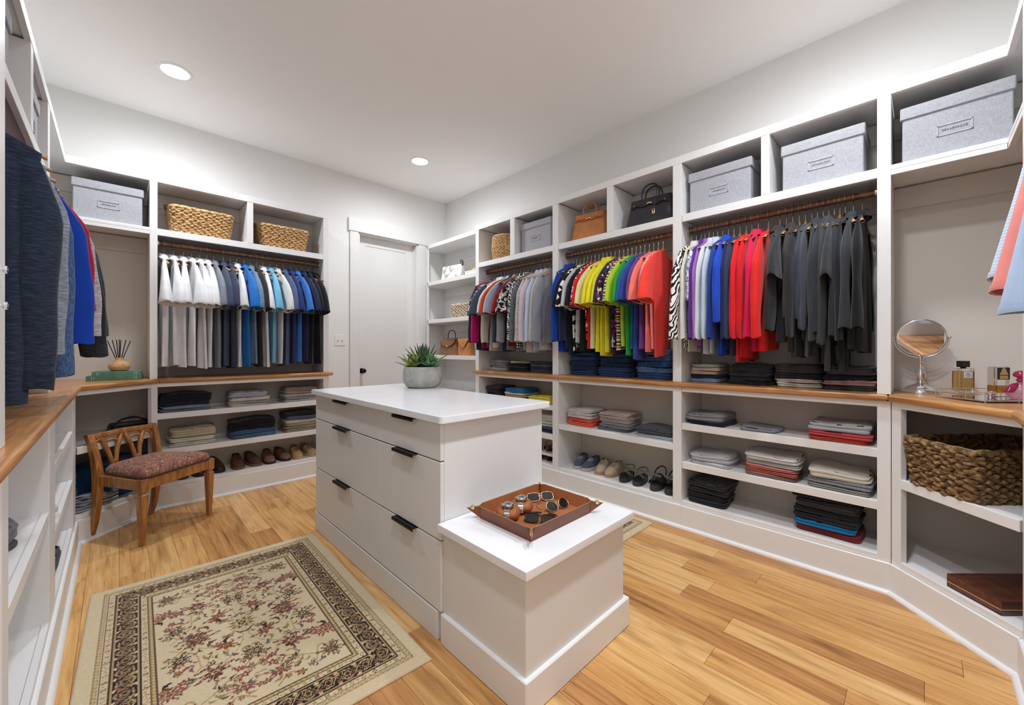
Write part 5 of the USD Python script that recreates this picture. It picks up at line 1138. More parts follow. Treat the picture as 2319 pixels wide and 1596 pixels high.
for c in (-.074, .074):
    for s in (-1, 1):
        p = bez([(c + s * .062, arc_y(c, .635), .632), (c + s * .045, arc_y(c, .59), .590), (c + s * .026, arc_y(c, .53), .53), (c + s * .013, arc_y(c, .46), .46), (c + s * .012, arc_y(c, .42), .405)], 8)
        sp = part(t, 'splat', tube(p, np.interp(np.linspace(0, 1, len(p)), [0, .2, .6, 1], [.014, .016, .0135, .012]), 10), CW, True)
    a = np.linspace(0, np.pi, 12); p = np.c_[c + .040 * np.cos(a), arc_y(c, .61) + 0 * a, .590 + .022 * np.sin(a)]
    part(t, 'splat_arch', tube(p, .010, 8), CW, True)
    part(t, 'carved_knot', cat_(*[moved(trimesh.creation.icosphere(2, 1), (c + dx, arc_y(c, .455) - .008, .452 + dz), s=np.array([.012, .008, .013])) for dx, dz in ((-.007, 0), (.007, 0), (0, .012))]), CW, True)

# ---------------------------------------------------------------- planter
n = {'t': ('texture_coordinate', {}), 'n': ('noise_texture', dict(scale=16.0, detail=6.0, roughness=.65)), 'r': ('rgb_ramp', {'ramp': [(.3, S(146, 144, 138)), (.55, S(170, 168, 162)), (.75, S(186, 184, 178))]}), 'b': ('bump', dict(strength=.25, distance=.003)), 'p': ('principled_bsdf', dict(roughness=.85))}
CONC = look('concrete', n, [('t.object', 'n.vector'), ('n.fac', 'r.fac'), ('r.color', 'p.base_color'), ('n.fac', 'b.height'), ('b.normal', 'p.normal')])
def leafmat(name, c0, c1, c2):
    n = {'t': ('texture_coordinate', {}), 'n': ('noise_texture', dict(scale=24.0, detail=3.0)), 'r': ('rgb_ramp', {'ramp': [(.3, c0), (.55, c1), (.75, c2)]}), 'p': ('principled_bsdf', dict(roughness=.42, subsurface_weight=.05, subsurface_scale=.01))}
    return look(name, n, [('t.object', 'n.vector'), ('n.fac', 'r.fac'), ('r.color', 'p.base_color')])
AG, YG, BG = leafmat('agave_leaf', S(34, 62, 38), S(62, 96, 58), S(96, 128, 82)), leafmat('yellow_green_leaf', S(84, 110, 44), S(140, 158, 72), S(186, 190, 110)), leafmat('blue_green_leaf', S(44, 100, 62), S(92, 150, 104), S(156, 196, 156))
TIP = plain('leaf_tip', S(60, 44, 40), .5)
t = thing('potted_succulents', 'round grey concrete bowl of green succulents on the island top', 'plant', (1.552, 2.492, .9452))
part(t, 'pot', lathe([(0, .001), (.098, .001), (.112, .008), (.128, .028), (.137, .058), (.138, .085), (.134, .118), (.128, .143), (.124, .147), (.119, .145), (.117, .128), (.0, .126)], 48), CONC)
part(t, 'soil', moved(fluff(.118, .118, .012, 4, 3), (0, 0, .126)), plain('soil', S(58, 40, 30), .95, bump=(120, .8, .006)), True)
def blade(l, w, curve, thick, cup=.3, seg=9):
    rows = []; 
    for k in range(seg + 1):
        u = k / seg; ww = w * (np.sin(np.pi * (.28 + .72 * u)) ** .8) * (1 if u < 1 else .0) + .0004; a = curve * u
        x = l * (math.sin(a) / max(curve, 1e-3)) if curve > 1e-3 else l * u; z = l * (1 - math.cos(a)) / max(curve, 1e-3) if curve > 1e-3 else 0
        th = thick * (1 - u) ** .6 + .0004
        nx_, nz_ = -math.sin(a), math.cos(a)
        for_ = []
        for yy, hh in ((-1, cup), (-.5, .1), (0, 0), (.5, .1), (1, cup), (.5, -1 + .1), (0, -1.25), (-.5, -1 + .1)):
            off = (hh * th) if hh < 0 else hh * ww * .7
            for_.append((x + nx_ * off, yy * ww, z + nz_ * off))
        rows.append(np.array(for_))
    return loft(rows)
def rosette(name, pos, n, l, w, spread, mat, seed, curve, thick):
    r = random.Random(seed)
    st = part(t, name, moved(lathe([(0, 0), (.012, 0), (.010, .02), (0, .024)], 10), pos), mat, True)
    for k in range(n):
        u = k / (n - 1); el = math.radians(spread[0] + (spread[1] - spread[0]) * u + r.uniform(-6, 6)); az = k * 2.39996 + r.uniform(-.2, .2); ll = l * (1.0 - .25 * u) * r.uniform(.85, 1.1)
        m = blade(ll, w * r.uniform(.85, 1.1), curve * (-1 if u < .5 else .4), thick)
        m = moved(moved(m, ry=-el), (0, 0, 0), rz=az)
        m.apply_translation((pos[0] + .006 * math.cos(az), pos[1] + .006 * math.sin(az), pos[2] + .006 + .014 * u))
        part(st, 'leaf', m, mat, True)
lf_, fr_ = np.array([-.714, .70]), np.array([-.70, -.714])
c = -.025 * fr_; rosette('agave', (c[0], c[1], .130), 26, .205, .0150, (22, 84), AG, 1, .25, .007)
c = .066 * lf_ + .035 * fr_; rosette('yellow_rosette', (c[0], c[1], .136), 18, .120, .0170, (12, 76), YG, 2, .4, .006)
c = -.062 * lf_ + .028 * fr_; rosette('blue_green_rosette', (c[0], c[1], .138), 44, .105, .0130, (10, 80), BG, 3, .5, .005)

# ---------------------------------------------------------------- leather valet tray with watches and sunglasses
LT = leather('tray_leather', S(128, 72, 46), .45, .35); LIN_T = leather('tray_lining', S(162, 96, 52), .6, .15)
tx0, tx1, ty0, ty1, tz = 1.098, 1.478, 1.018, 1.312, .5005
tc = ((tx0 + tx1) / 2, (ty0 + ty1) / 2, tz); hw, hd = (tx1 - tx0) / 2, (ty1 - ty0) / 2
t = thing('valet_tray', 'brown leather valet tray with brass snaps on the bench top', 'tray', tc)
def tray_ring(k, off=0.0):
    z = .004 + .052 * k; fl = .012 * k - off; ear = .05 * k ** .9; pts = []
    for (sx, sy) in ((1, 1), (-1, 1), (-1, -1), (1, -1)):
        cx, cy = sx * (hw + fl), sy * (hd + fl); a = .030 * k
        e1, e2 = ((cx, cy - sy * a), (cx - sx * a, cy)) if sx * sy > 0 else ((cx - sx * a, cy), (cx, cy - sy * a))
        tip = np.array([cx + sx * ear * .55, cy + sy * ear * .55]); g = .0022 * (1 - off * 0); per = np.array([-sx * sy, 1.0]) if True else 0
        per = np.array([sx * 1.0, -sy * 1.0]) / 1.414
        q1, q2 = np.array(e1), np.array(e2)
        s1 = np.sign(np.dot(q1 - tip, per)) or 1
        m1 = np.array([cx, cy]) * .5 + q1 * .5 - np.array([sx, sy]) * .010 * k
        base = np.array([cx - sx * .008 * k, cy - sy * .008 * k])
        pts += [(q1, 0), (m1 * .6 + base * .4 + per * s1 * .004, .1), (base + per * s1 * g, .3), (tip + per * s1 * g * .6, 1.0), (tip - per * s1 * g * .6, 1.0), (base - per * s1 * g, .3), ((np.array([cx, cy]) * .5 + q2 * .5 - np.array([sx, sy]) * .010 * k) * .6 + base * .4 - per * s1 * .004, .1), (q2, 0)]
    P = np.array([np.r_[p, z - .012 * k * w] for p, w in pts]); return P
def dense(P, m=4):
    Q = []
    for i in range(len(P)):
        a, b = P[i], P[(i + 1) % len(P)]; kk = 12 if i % 8 == 7 else m; Q.append(a + (b - a) * (np.arange(kk) / kk)[:, None])
    return np.vstack(Q)
ks = np.linspace(0.02, 1, 7); outer = [dense(tray_ring(k)) for k in ks]; inner = [dense(tray_ring(k, .0028)) - np.array([0, 0, 0]) for k in ks]
part(t, 'outer_wall', grid(np.stack(outer + [inner[-1]]), close_v=True), LT, 50)
part(t, 'inner_wall', grid(np.stack(inner[::-1]), close_v=True), LIN_T, 50)
part(t, 'rim_edge', tube(np.vstack([outer[-1]]) * np.array([1, 1, 1]), .0016, 5, closed=True), plain('tray_edge', S(176, 118, 84), .6), True)
part(t, 'base', plate([(-hw, -hd), (hw, -hd), (hw, hd), (-hw, hd)], 0, .005, .001, 1), LT); part(t, 'lining', plate([(-hw + .003, -hd + .003), (hw - .003, -hd + .003), (hw - .003, hd - .003), (-hw + .003, hd - .003)], .005, .0062, .0004, 1), LIN_T)
for (sx, sy) in ((1, 1), (-1, 1), (-1, -1), (1, -1)):
    for d in (-1, 1):
        per = np.array([sx, -sy]) / 1.414; p = np.array([sx * (hw + .012 + .010), sy * (hd + .012 + .010)]) + per * d * .0026
        m = moved(lathe([(0, .0034), (.006, .0026), (.0085, .0008), (.0085, 0)], 20), ry=math.pi / 2); m = moved(m, (p[0], p[1], .047), rz=math.atan2(per[1] * d, per[0] * d)); part(t, 'brass_snap', m, GOLD, True)
DIAL = plain('watch_dial', S(150, 152, 154), .25, .4); STEELW = plain('watch_steel', (.72, .72, .74), .16, 1.0); DARKD = plain('dial_markers', S(40, 40, 44), .3)
def watch(label, x, y, rz, K=1.28):
    t = thing('wristwatch', label, 'watch', (x, y, tz + .0065), rz, 'steel watches in the tray')
    UsdGeom.Xformable(stage.GetPrimAtPath(t)).AddScaleOp().Set(Gf.Vec3f(K, K, K))
    # cushion along local x, strap loops over it in the y-z plane
    sec = [];
    for u in np.linspace(-1, 1, 13):
        k = (1 - abs(u) ** 4) ** .5 * .96 + .04; an = np.linspace(0, 2 * np.pi, 20, endpoint=False); sec.append(np.c_[np.full(20, u * .040), .034 * k * np.cos(an), .021 + .020 * k * np.sin(an)])
    cu = part(t, 'cushion', loft(sec), LIN_T, True)
    for k in range(20):
        a = math.radians(30 + k * (300 / 19.0)) - math.pi / 2 + math.pi; a = math.radians(120 + k * (300 / 19.0))
        yy, zz = .0375 * math.cos(a), .021 + .0235 * math.sin(a)
        if zz < -.001: continue
        m = cat_(*[box(xx - wv, xx + wv, -.0035, .0035, -.0013, .0013, .0006) for xx, wv in ((-.0067, .0026), (0, .0038), (.0067, .0026))])
        m = moved(m, (0, 0, 0), rx=math.atan2(.0235 * math.cos(a), -.0375 * math.sin(a))); m.apply_translation((0, yy, zz)); part(t, 'bracelet_link', m, STEELW)
    c0 = (0, .004, .0445)
    ca = part(t, 'case', moved(lathe([(0, 0), (.019, 0), (.0205, .002), (.0205, .006), (.0185, .0085), (.0165, .0088), (.0162, .0078), (0, .0078)], 36), c0), STEELW)
    part(ca, 'dial', moved(lathe([(0, .0081), (.0155, .0081), (.016, .0079)], 32), c0), DIAL)
    part(ca, 'bezel_marks', moved(cat_(*[moved(box(-.0007, .0007, .0172, .0192, .0086, .0091, .0002), rz=k * math.pi / 15) for k in range(30)]), c0), DARKD)
    part(ca, 'hands', moved(cat_(moved(box(-.0006, .0006, -.002, .0115, .0084, .0088, .0001), rz=.9), moved(box(-.0009, .0009, -.002, .008, .0084, .0088, .0001), rz=-1.1), *[moved(lathe([(0, .0085), (.0032, .0085), (.0034, .0082)], 14), dd) for dd in ((.006, 0, 0), (-.006, 0, 0), (0, -.0065, 0))]), c0), DARKD)
    part(ca, 'crown', moved(box(.020, .0245, -.0028, .0028, .0022, .0062, .0012), c0), STEELW)
watch('steel wristwatch on a tan cushion, left of the two in the tray', 1.166, 1.212, math.radians(128))
watch('steel wristwatch on a tan cushion, right of the two in the tray', 1.262, 1.226, math.radians(128))
LENSD = look('dark_lens', {'p': ('principled_bsdf', dict(base_color=S(36, 30, 26), roughness=.05, coat_weight=.6))}, [])
GOLDF = plain('pale_gold', (.83, .68, .46), .2, 1.0)
def glasses(label, x, y, rz, fm, shape='aviator', tilt=.5):
    t = thing('sunglasses', label, 'sunglasses', (x, y, tz + .0085), rz)
    an = np.linspace(0, 2 * np.pi, 36, endpoint=False)
    def pts(s):
        if shape == 'square': rx, rz_ = .029, .020; q = np.c_[rx * np.sign(np.cos(an)) * np.abs(np.cos(an)) ** .55, rz_ * np.sign(np.sin(an)) * np.abs(np.sin(an)) ** .6]
        else: q = np.c_[.0285 * np.cos(an) * (1 - .12 * np.sin(an)) - .003 * s * np.sin(an) * -1, .024 * np.sin(an)]
        return q
    rot = lambda P: moved(trimesh.Trimesh(P, [(0, 1, 2)], process=False), rx=-tilt).vertices
    def X3(q, s, y0=0): return np.c_[q[:, 0] + s * .034, y0 - .10 * (np.abs(q[:, 0] + s * .034)) ** 1.0 * 0 + .08 * ((q[:, 0] + s * .034) ** 2) * 10, q[:, 1] + .026]
    for s in (-1, 1):
        q = pts(s); P = rot(X3(q, s)); fr = part(t, 'rim', tube(P, .0015 if fm is not BLACKF else .0026, 6, closed=True), fm, True)
        c = P.mean(0) + np.array([0, -.0012, 0]); v = np.vstack([P, c]); i = np.arange(36); part(fr, 'lens', trimesh.Trimesh(np.vstack([v, v + np.array([0, .0016, 0])]), np.vstack([np.c_[i, (i + 1) % 36, np.full(36, 36)], np.c_[(i + 1) % 36 + 37, i + 37, np.full(36, 73)]]), process=False), LENSD, True)
        e = rot(np.array([[s * .064, .033, .038]]))[0]
        p = bez([e, e + np.array([0, .03, -.010]), e + np.array([-s * .02, .06, -.026]), e + np.array([-s * .05, .064, -.028])], 8) if True else None
        p[:, 2] = np.maximum(p[:, 2], .002); part(t, 'temple', tube(p, .0018 if fm is not BLACKF else .003, 6), fm, True)
    b = rot(np.array([[-.008, .0, .036], [0, -.002, .039], [.008, .0, .036]])); part(t, 'bridge', tube(bez(b, 5), .0016 if fm is not BLACKF else .003, 6), fm, True)
    b = rot(np.array([[-.012, .0, .030], [0, -.001, .031], [.012, .0, .030]])); part(t, 'brow_bar', tube(bez(b, 4), .0012, 6), fm, True)
BLACKF = plain('black_acetate', S(22, 22, 24), .12)
glasses('gold rimmed square sunglasses at the back of the tray', 1.405, 1.235, math.radians(-30), GOLDF, 'square', .75)
glasses('gold aviator sunglasses on the right side of the tray', 1.395, 1.115, math.radians(-8), GOLDF, 'aviator', .8)
glasses('glossy black sunglasses at the front corner of the tray', 1.215, 1.085, math.radians(-62), BLACKF, 'square', .9)
# ---------------------------------------------------------------- perfume corner
RD = 2.356194 - math.pi                      # local -y faces along the diagonal front
Z0 = CZ1 + .0008
GLASS = look('clear_glass', {'p': ('principled_bsdf', dict(base_color=(.97, .98, .98), roughness=.02, transmission_weight=1.0, ior=1.45))}, [])
AMBER = look('amber_perfume', {'p': ('principled_bsdf', dict(base_color=S(236, 200, 130), roughness=.03, transmission_weight=.85, ior=1.36))}, [])
AMBER2 = look('deep_amber_perfume', {'p': ('principled_bsdf', dict(base_color=S(214, 150, 40), roughness=.03, transmission_weight=.85, ior=1.36))}, [])
PINKG = look('magenta_glass', {'p': ('principled_bsdf', dict(base_color=S(200, 50, 110), roughness=.05, transmission_weight=.7, ior=1.45, coat_weight=.5))}, [])
PINKL = look('pale_pink_glass', {'p': ('principled_bsdf', dict(base_color=S(232, 170, 190), roughness=.05, transmission_weight=.75, ior=1.45, coat_weight=.5))}, [])
MIR = plain('mirror_glass', (.93, .93, .94), .01, 1.0)
t = thing('vanity_mirror', 'round chrome vanity mirror on a turned stand at the perfume corner', 'mirror', (2.985, .005, Z0), -math.pi / 2 + .12)
part(t, 'base', lathe([(0, 0), (.076, 0), (.077, .008), (.072, .016), (.066, .018), (.058, .024), (.048, .034), (.034, .041), (.022, .046), (.016, .050), (0, .050)], 40), CHROME, 40)
part(t, 'stem', lathe([(0, .046), (.014, .048), (.018, .053), (.012, .059), (.011, .063), (.016, .070), (.020, .085), (.018, .104), (.011, .128), (.009, .138), (.014, .144), (.014, .150), (.008, .156), (.007, .172), (.011, .178), (.011, .186), (.0, .188)], 28), CHROME, 40)
zc, rm = .285, .094
a = np.linspace(math.pi, 2 * math.pi, 30); part(t, 'yoke', tube(np.c_[(rm + .008) * np.cos(a), np.zeros(30), zc + (rm + .008) * np.sin(a)], .0042, 8), CHROME, True)
for s in (-1, 1): part(t, 'pivot', moved(trimesh.creation.icosphere(2, .0075), (s * (rm + .010), 0, zc)), CHROME, True)
hd = moved(lathe([(rm - .004, -.006), (rm + .001, -.0055), (rm + .004, 0), (rm + .001, .0055), (rm - .004, .006)], 56), rx=math.pi / 2 + .10); hd.apply_translation((0, 0, zc)); fr = part(t, 'mirror_rim', hd, CHROME, True)
hd = moved(lathe([(0, .0035), (rm - .003, .0035), (rm - .003, -.0035), (0, -.0035)], 56), rx=math.pi / 2 + .10); hd.apply_translation((0, 0, zc)); part(fr, 'mirror', hd, MIR)
tp = np.array([2.823, -.264])
t = thing('vanity_tray', 'mirrored vanity tray with thin chrome rail holding the perfume bottles', 'tray', (tp[0], tp[1], Z0), RD)
part(t, 'mirror_plate', box(-.21, .21, -.1, .1, .006, .010, .001), MIR)
rl = lambda z: np.array([(-.21, -.1, z), (.21, -.1, z), (.21, .1, z), (-.21, .1, z)])
def rail(z, r): 
    P = rl(z); return cat_(*[tube([P[i], P[(i + 1) % 4]], r, 6) for i in range(4)])
part(t, 'top_rail', rail(.042, .0018), CHROME, True); part(t, 'lower_rail', rail(.008, .0025), CHROME, True)
for x, y in ((-.21, -.1), (-.07, -.1), (.07, -.1), (.21, -.1), (.21, .1), (.07, .1), (-.07, .1), (-.21, .1)): part(t, 'rail_post', tube([(x, y, .0), (x, y, .044)], .0018, 6), CHROME, True)
ZT = Z0 + .0103
def square_bottle(label, x, y, rz, w, d, h, liq, lh, glass_bottom=.012):
    t = thing('perfume_bottle', label, 'perfume', (x, y, ZT), rz)
    part(t, 'glass', boxy(w, d, h, .005), GLASS); part(t, 'perfume', moved(boxy(w - .012, d - .012, lh, .003), (0, 0, glass_bottom)), liq); return t
t = square_bottle('square amber perfume bottle with black cap and white label', 2.975, -.142, RD + .1, .076, .042, .122, AMBER, .096)
part(t, 'collar', lathe([(0, .121), (.010, .121), (.010, .129), (0, .129)], 20), BLACKM); part(t, 'cap', moved(box(-.021, .021, -.014, .014, .128, .158, .002), (0, 0, 0)), plain('black_cap', S(20, 20, 22), .25))
lb = part(t, 'label', box(-.024, .022, -.0218, -.021, .076, .106, .0002), plain('label_white', S(236, 238, 246), .6))
for wd, hh, zz in (('No Bo', .0042, .096), ('ADORERO', .0034, .0885), ('EAU DE PARFUM', .0016, .0815)):
    m = meshkit.text_mesh(wd, hh, .0003); b = m.bounds; m.apply_translation((-(b[0][0] + b[1][0]) / 2 - .001, 0, 0)); part(lb, 'lettering', moved(m, (0, -.0219, zz), rx=math.pi / 2), INK, False)
t = square_bottle('clear square perfume bottle with dark arched gold plaque', 2.885, -.245, RD + .1, .070, .036, .135, AMBER2, .034, .016)
pl = part(t, 'plaque', box(-.032, .032, -.0195, -.0182, .078, .132, .0004), plain('plaque_black', S(26, 18, 20), .2))
part(pl, 'arch_emblem', moved(cat_(plate([(-.013 * math.cos(q), .016 + .016 * math.sin(q)) for q in np.linspace(0, math.pi, 14)] + [(.018, .010), (.022, 0), (-.022, 0), (-.018, .010)], 0, .0012, .0003, 1), plate([(-.022, -.018), (.022, -.018), (.020, -.003), (-.020, -.003)], 0, .0012, .0003, 1)), (0, -.0195, .099), rx=math.pi / 2), GOLD, False)
t = thing('perfume_bottle', 'magenta glass perfume bottle with a domed stopper at the right edge', 'perfume', (2.79, -.30, ZT), RD)
part(t, 'bottle', moved(lathe([(0, 0), (.030, .001), (.038, .010), (.040, .026), (.034, .046), (.022, .062), (.012, .072), (.010, .078), (0, .078)], 32), (0, 0, 0)), PINKL, True)
for s in (-1, 1): part(t, 'wing', moved(trimesh.creation.icosphere(3, 1), (s * .036, .004, .046), ry=s * .7, s=np.array([.034, .016, .014])), PINKG, True)
part(t, 'stopper', lathe([(0, .076), (.013, .078), (.016, .083), (.010, .088), (.012, .092), (.022, .098), (.024, .106), (.018, .118), (.008, .123), (0, .124)], 28), PINKG, True)
t = thing('trinket', 'small silver shell-shaped trinket at the front of the vanity tray', 'ornament', (2.785, -.215, ZT), RD + .5)
part(t, 'foot', lathe([(0, 0), (.012, 0), (.010, .004), (.006, .008), (0, .008)], 20), CHROME, True)
sh = []
for k in range(9):
    az = k * math.pi * 2 / 9; m = moved(blade(.030, .012, .9, .002, .5, 6), ry=-.5); sh.append(moved(m, (0, 0, .006), rz=az))
for k in range(6):
    az = k * math.pi / 3 + .3; m = moved(blade(.020, .010, .8, .002, .5, 6), ry=-1.0); sh.append(moved(m, (0, 0, .008), rz=az))
part(t, 'shell', cat_(*sh, moved(trimesh.creation.icosphere(2, .007), (0, 0, .020))), CHROME, True)
# wooden case
n_ = wood('case_mahogany', [S(52, 24, 16), S(82, 40, 28), S(112, 58, 42)], math.pi / 2, grain=(30, 2, 30), rough=.3, coat=.3)
d_ = np.array([-.7071, -.7071]); pz = np.array([2.717, -.068]) + d_ * .185 + np.array([.7071, -.7071]) * .105
t = thing('wooden_case', 'flat dark mahogany case with a light inlaid line on the lowest corner shelf', 'case', (pz[0], pz[1], .1768), RD)
part(t, 'body', box(-.18, .18, -.1, .1, 0, .020, .002), n_); part(t, 'lid', box(-.18, .18, -.1, .1, .0245, .056, .002), n_); part(t, 'inlay', box(-.1795, .1795, -.0998, .0998, .0195, .025, 0), plain('inlay_maple', S(188, 140, 96), .4))
m = meshkit.text_mesh('The Aman Caroma 10 RM', .0042, .0004); b = m.bounds; m.apply_translation((-(b[0][0] + b[1][0]) / 2 - .03, 0, 0)); part(t, 'lettering', moved(m, (0, -.1001, .036), rx=math.pi / 2), plain('gilt_letters', S(232, 210, 170), .4), False)

# ---------------------------------------------------------------- books and reed diffuser
t0 = (-.01, 4.20)
GREEN1, GREEN2, PAGES = leather('book_cloth_green', S(98, 138, 118), .7, .1), leather('book_cloth_sage', S(84, 128, 106), .7, .1), None
n = {'t': ('texture_coordinate', {}), 'm': ('mapping', dict(scale=(2, 2, 900))), 'n': ('noise_texture', dict(scale=1.0, detail=2.0)), 'r': ('rgb_ramp', {'ramp': [(.3, S(176, 150, 112)), (.7, S(222, 204, 170))]}), 'p': ('principled_bsdf', dict(roughness=.9))}
PAGES = look('book_pages', n, [('t.object', 'm.vector'), ('m.vector', 'n.vector'), ('n.fac', 'r.fac'), ('r.color', 'p.base_color')])
def book(label, x, y, z, rz, w, d, h, M, word):
    """Spine faces local -y."""
    t = thing('book', label, 'book', (x, y, z), rz)
    part(t, 'cover', cat_(box(-w / 2, w / 2, -d / 2, d / 2, 0, .003, .001), box(-w / 2, w / 2, -d / 2, d / 2, h - .003, h, .001), box(-w / 2, w / 2, -d / 2, -d / 2 + .004, .001, h - .001, .0015)), M)
    part(t, 'pages', box(-w / 2 + .005, w / 2 - .005, -d / 2 + .003, d / 2 - .006, .0028, h - .0028, 0), PAGES)
    m = cat_(*[box(xx - .0012, xx + .0012, -d / 2 - .0006, -d / 2 + .001, .004, h - .004, .0002) for xx in (-w * .40, -w * .36, w * .36, w * .40)])
    part(t, 'spine_bands', m, plain('spine_gilt', S(206, 214, 190), .4))
    return t
book('sage green hardback, lower of the two under the reed diffuser', t0[0] + .005, t0[1], Z0, -.12, .29, .19, .032, GREEN2, '')
book('light green hardback, upper of the two under the reed diffuser', t0[0] + .015, t0[1] + .01, Z0 + .0325, -.09, .26, .17, .030, GREEN1, '')
t = thing('reed_diffuser', 'round wooden reed diffuser with dark sticks on the green books', 'reed diffuser', (t0[0] + .02, t0[1], Z0 + .063))
VW = wood('diffuser_wood', [S(176, 122, 76), S(214, 164, 116), S(228, 184, 140)], 0, grain=(12, 12, 34), rough=.45)
part(t, 'vase', lathe([(0, 0), (.040, 0), (.054, .010), (.062, .030), (.058, .050), (.042, .066), (.024, .076), (.021, .092), (.023, .098), (.018, .099), (.017, .088), (0, .086)], 40), VW, 40)
for k, (ax, ay) in enumerate(((-.42, .1), (-.24, -.15), (.0, .1), (.22, -.1), (.40, .12), (.05, .3), (-.1, -.25))):
    e = np.array([math.sin(ax), math.sin(ay), 1.0]); e /= np.linalg.norm(e); part(t, 'reed', tube([np.array([0, 0, .03]) + e * .0, np.array([ax * .02, ay * .02, .09]) + e * .145], .0028, 6), plain('reed_dark', S(46, 34, 34), .7), True)

# ---------------------------------------------------------------- things in the diagonal cabinet behind the chair
t = thing('tote_bag', 'grey speckled fabric tote leaning in the diagonal cabinet', 'bag', (-.30, 3.97, .1768), math.radians(60))
part(t, 'body', bag_body(.32, .10, .30, .06, .25), cloth(S(120, 120, 122), 'print', [S(150, 150, 150), S(70, 70, 74), S(180, 180, 178), S(96, 96, 100)], 3.0), 40); part(t, 'handle', arch(.12, .07, 0, .25, .005), cloth(S(90, 90, 94), 'plain'), True)
t = thing('storage_bin', 'dark blue fabric storage bin in the diagonal cabinet behind the chair', 'box', (-.02, 4.12, .1768), math.radians(45))
bm = cloth(S(26, 84, 130), 'plain'); part(t, 'body', boxy(.34, .24, .24, .015), bm); part(t, 'handle', tube(bez([(-.05, -.121, .17), (-.03, -.135, .14), (.03, -.135, .14), (.05, -.121, .17)], 6), .006, 6), bm, True); part(t, 'rim_band', moved(boxy(.345, .245, .02, .016), (0, 0, .222)), cloth(S(20, 64, 104), 'plain'))
ST = cloth(S(200, 204, 212), 'stripe', [S(210, 214, 222), S(60, 64, 80), S(210, 214, 222), S(96, 110, 140)], 5)
for k, (h, lb) in enumerate(((.035, 'striped white and navy folded blanket, lower one at the front of the diagonal cabinet'), (.035, 'striped white and navy folded blanket, upper one at the front of the diagonal cabinet'))):
    t = thing('folded_blanket', lb, 'blanket', (-.125, 3.86, .1768 + k * .037), math.radians(45) + .04 * k, 'striped blankets in the diagonal cabinet'); part(t, 'fabric', folded(.26, .14, h, 900 + k, 3), ST, True)
t = thing('leather_case', 'black leather case lying on the shelf behind the chair', 'case', (.07, 4.27, .5985), math.radians(10)); BLL = leather('black_leather', S(40, 41, 46))
part(t, 'body', boxy(.24, .15, .035, .02), BLL); part(t, 'flap', moved(boxy(.23, .12, .02, .03), (0, .01, .036), rx=0), BLL); part(t, 'strap', moved(tube(bez([(-.09, -.05, .058), (-.05, -.02, .085), (.03, .0, .09), (.10, -.02, .058)], 6), .008, 6), (0, 0, 0)), BLL, True)

# ---------------------------------------------------------------- shoes
def suede(name, col): return leather(name, col, .75, .15)
def shoe(label, x, y, z, rz, M, SM, kind='oxford', L=.275, W=.098, H=.085, lace=None, cap=None, mir=1):
    t = thing('shoe', label, 'shoe', (x, y, z), rz)
    # toe towards local -y
    ys = np.linspace(-1, 1, 21); rows = []; na = 15; top = []
    def wid(u): return W / 2 * (max(0.02, 1 - ((abs(u) if u > 0 else -u)) ** (3.2 if u < 0 else 3.6)) ** .5) * (1.0 if u < -.1 else 1 - .18 * min(1, (u + .1) / .6))
    def hei(u):
        return np.interp(u, [-1, -.9, -.7, -.4, -.05, .25, .55, .85, 1.0], [.012, .030, .042, .052, H * .82, H * .92, H * .86, H * .95, H * .9])
    for u in ys:
        w, h = wid(u), hei(u); a = np.linspace(0, np.pi, na); off = .004 * mir * math.sin((u + 1) * 1.3)
        xx = w * np.sign(np.cos(a)) * np.abs(np.cos(a)) ** .75; zz = .016 + (h - .002) * np.abs(np.sin(a)) ** (.75 if u < .1 else .5)
        rows.append(np.c_[xx + off, np.full(na, u * L / 2), zz])
    g = grid(np.stack(rows)); up = part(t, 'upper', g, M, True)
    outl = np.array([(wid(u) * 1.06 + .002, u * L / 2 * 1.015) for u in ys] + [(-wid(u) * 1.06 - .002, u * L / 2 * 1.015) for u in ys[::-1]])
    keep = [0]
    for i in range(1, len(outl)):
        if np.linalg.norm(outl[i] - outl[keep[-1]]) > .003: keep.append(i)
    part(t, 'sole', plate(outl[keep][:, :2], 0, .020 if kind == 'oxford' else .026, .003, 1), SM)
    a = np.linspace(0, 2 * np.pi, 26, endpoint=False); cy = .50 * L / 2; ry, rx = .40 * L / 2, W * .30
    u = (cy + ry * np.sin(a)) / (L / 2); P = np.c_[rx * np.cos(a), cy + ry * np.sin(a), .016 + np.array([hei(q) for q in u]) - .001]
    part(up, 'collar', tube(P, .0038, 6, closed=True), M, True)
    v = np.vstack([P + np.array([0, 0, .0005]), [0, cy, P[:, 2].mean() - .012]]); i = np.arange(26); part(up, 'lining', trimesh.Trimesh(v, np.c_[i, (i + 1) % 26, np.full(26, 26)], process=False), plain('shoe_lining', S(44, 34, 30), .9), True)
    if lace:
        ll = []
        for k in range(4):
            u = -.34 + .10 * k; w = .022; zt = .016 + hei(u) + .001; ll.append(tube(bez([(-w, u * L / 2, zt - .004), (0, u * L / 2 + .004, zt + .002), (w, u * L / 2, zt - .004)], 5), .0019, 5))
        ll.append(tube(bez([(0, .0, .016 + hei(0) + .002), (.018, -.012, .016 + hei(0) + .008), (.026, -.02, .016 + hei(-.2))], 5), .0017, 5)); part(up, 'laces', cat_(*ll), lace, True)
    if cap:
        cr = [r_ * np.array([1.012, 1.004, 1.0]) + np.array([0, 0, .0006]) for r_ in rows[:6]]; part(up, 'toe_cap', grid(np.stack(cr)), cap, True)
    return t
ORX, BRX, BRX2, TNX = leather('oxblood_leather', S(58, 34, 30), .25, .1), suede('brown_suede', S(92, 62, 46)), suede('chestnut_suede', S(104, 72, 52)), suede('tan_suede', S(168, 136, 96))
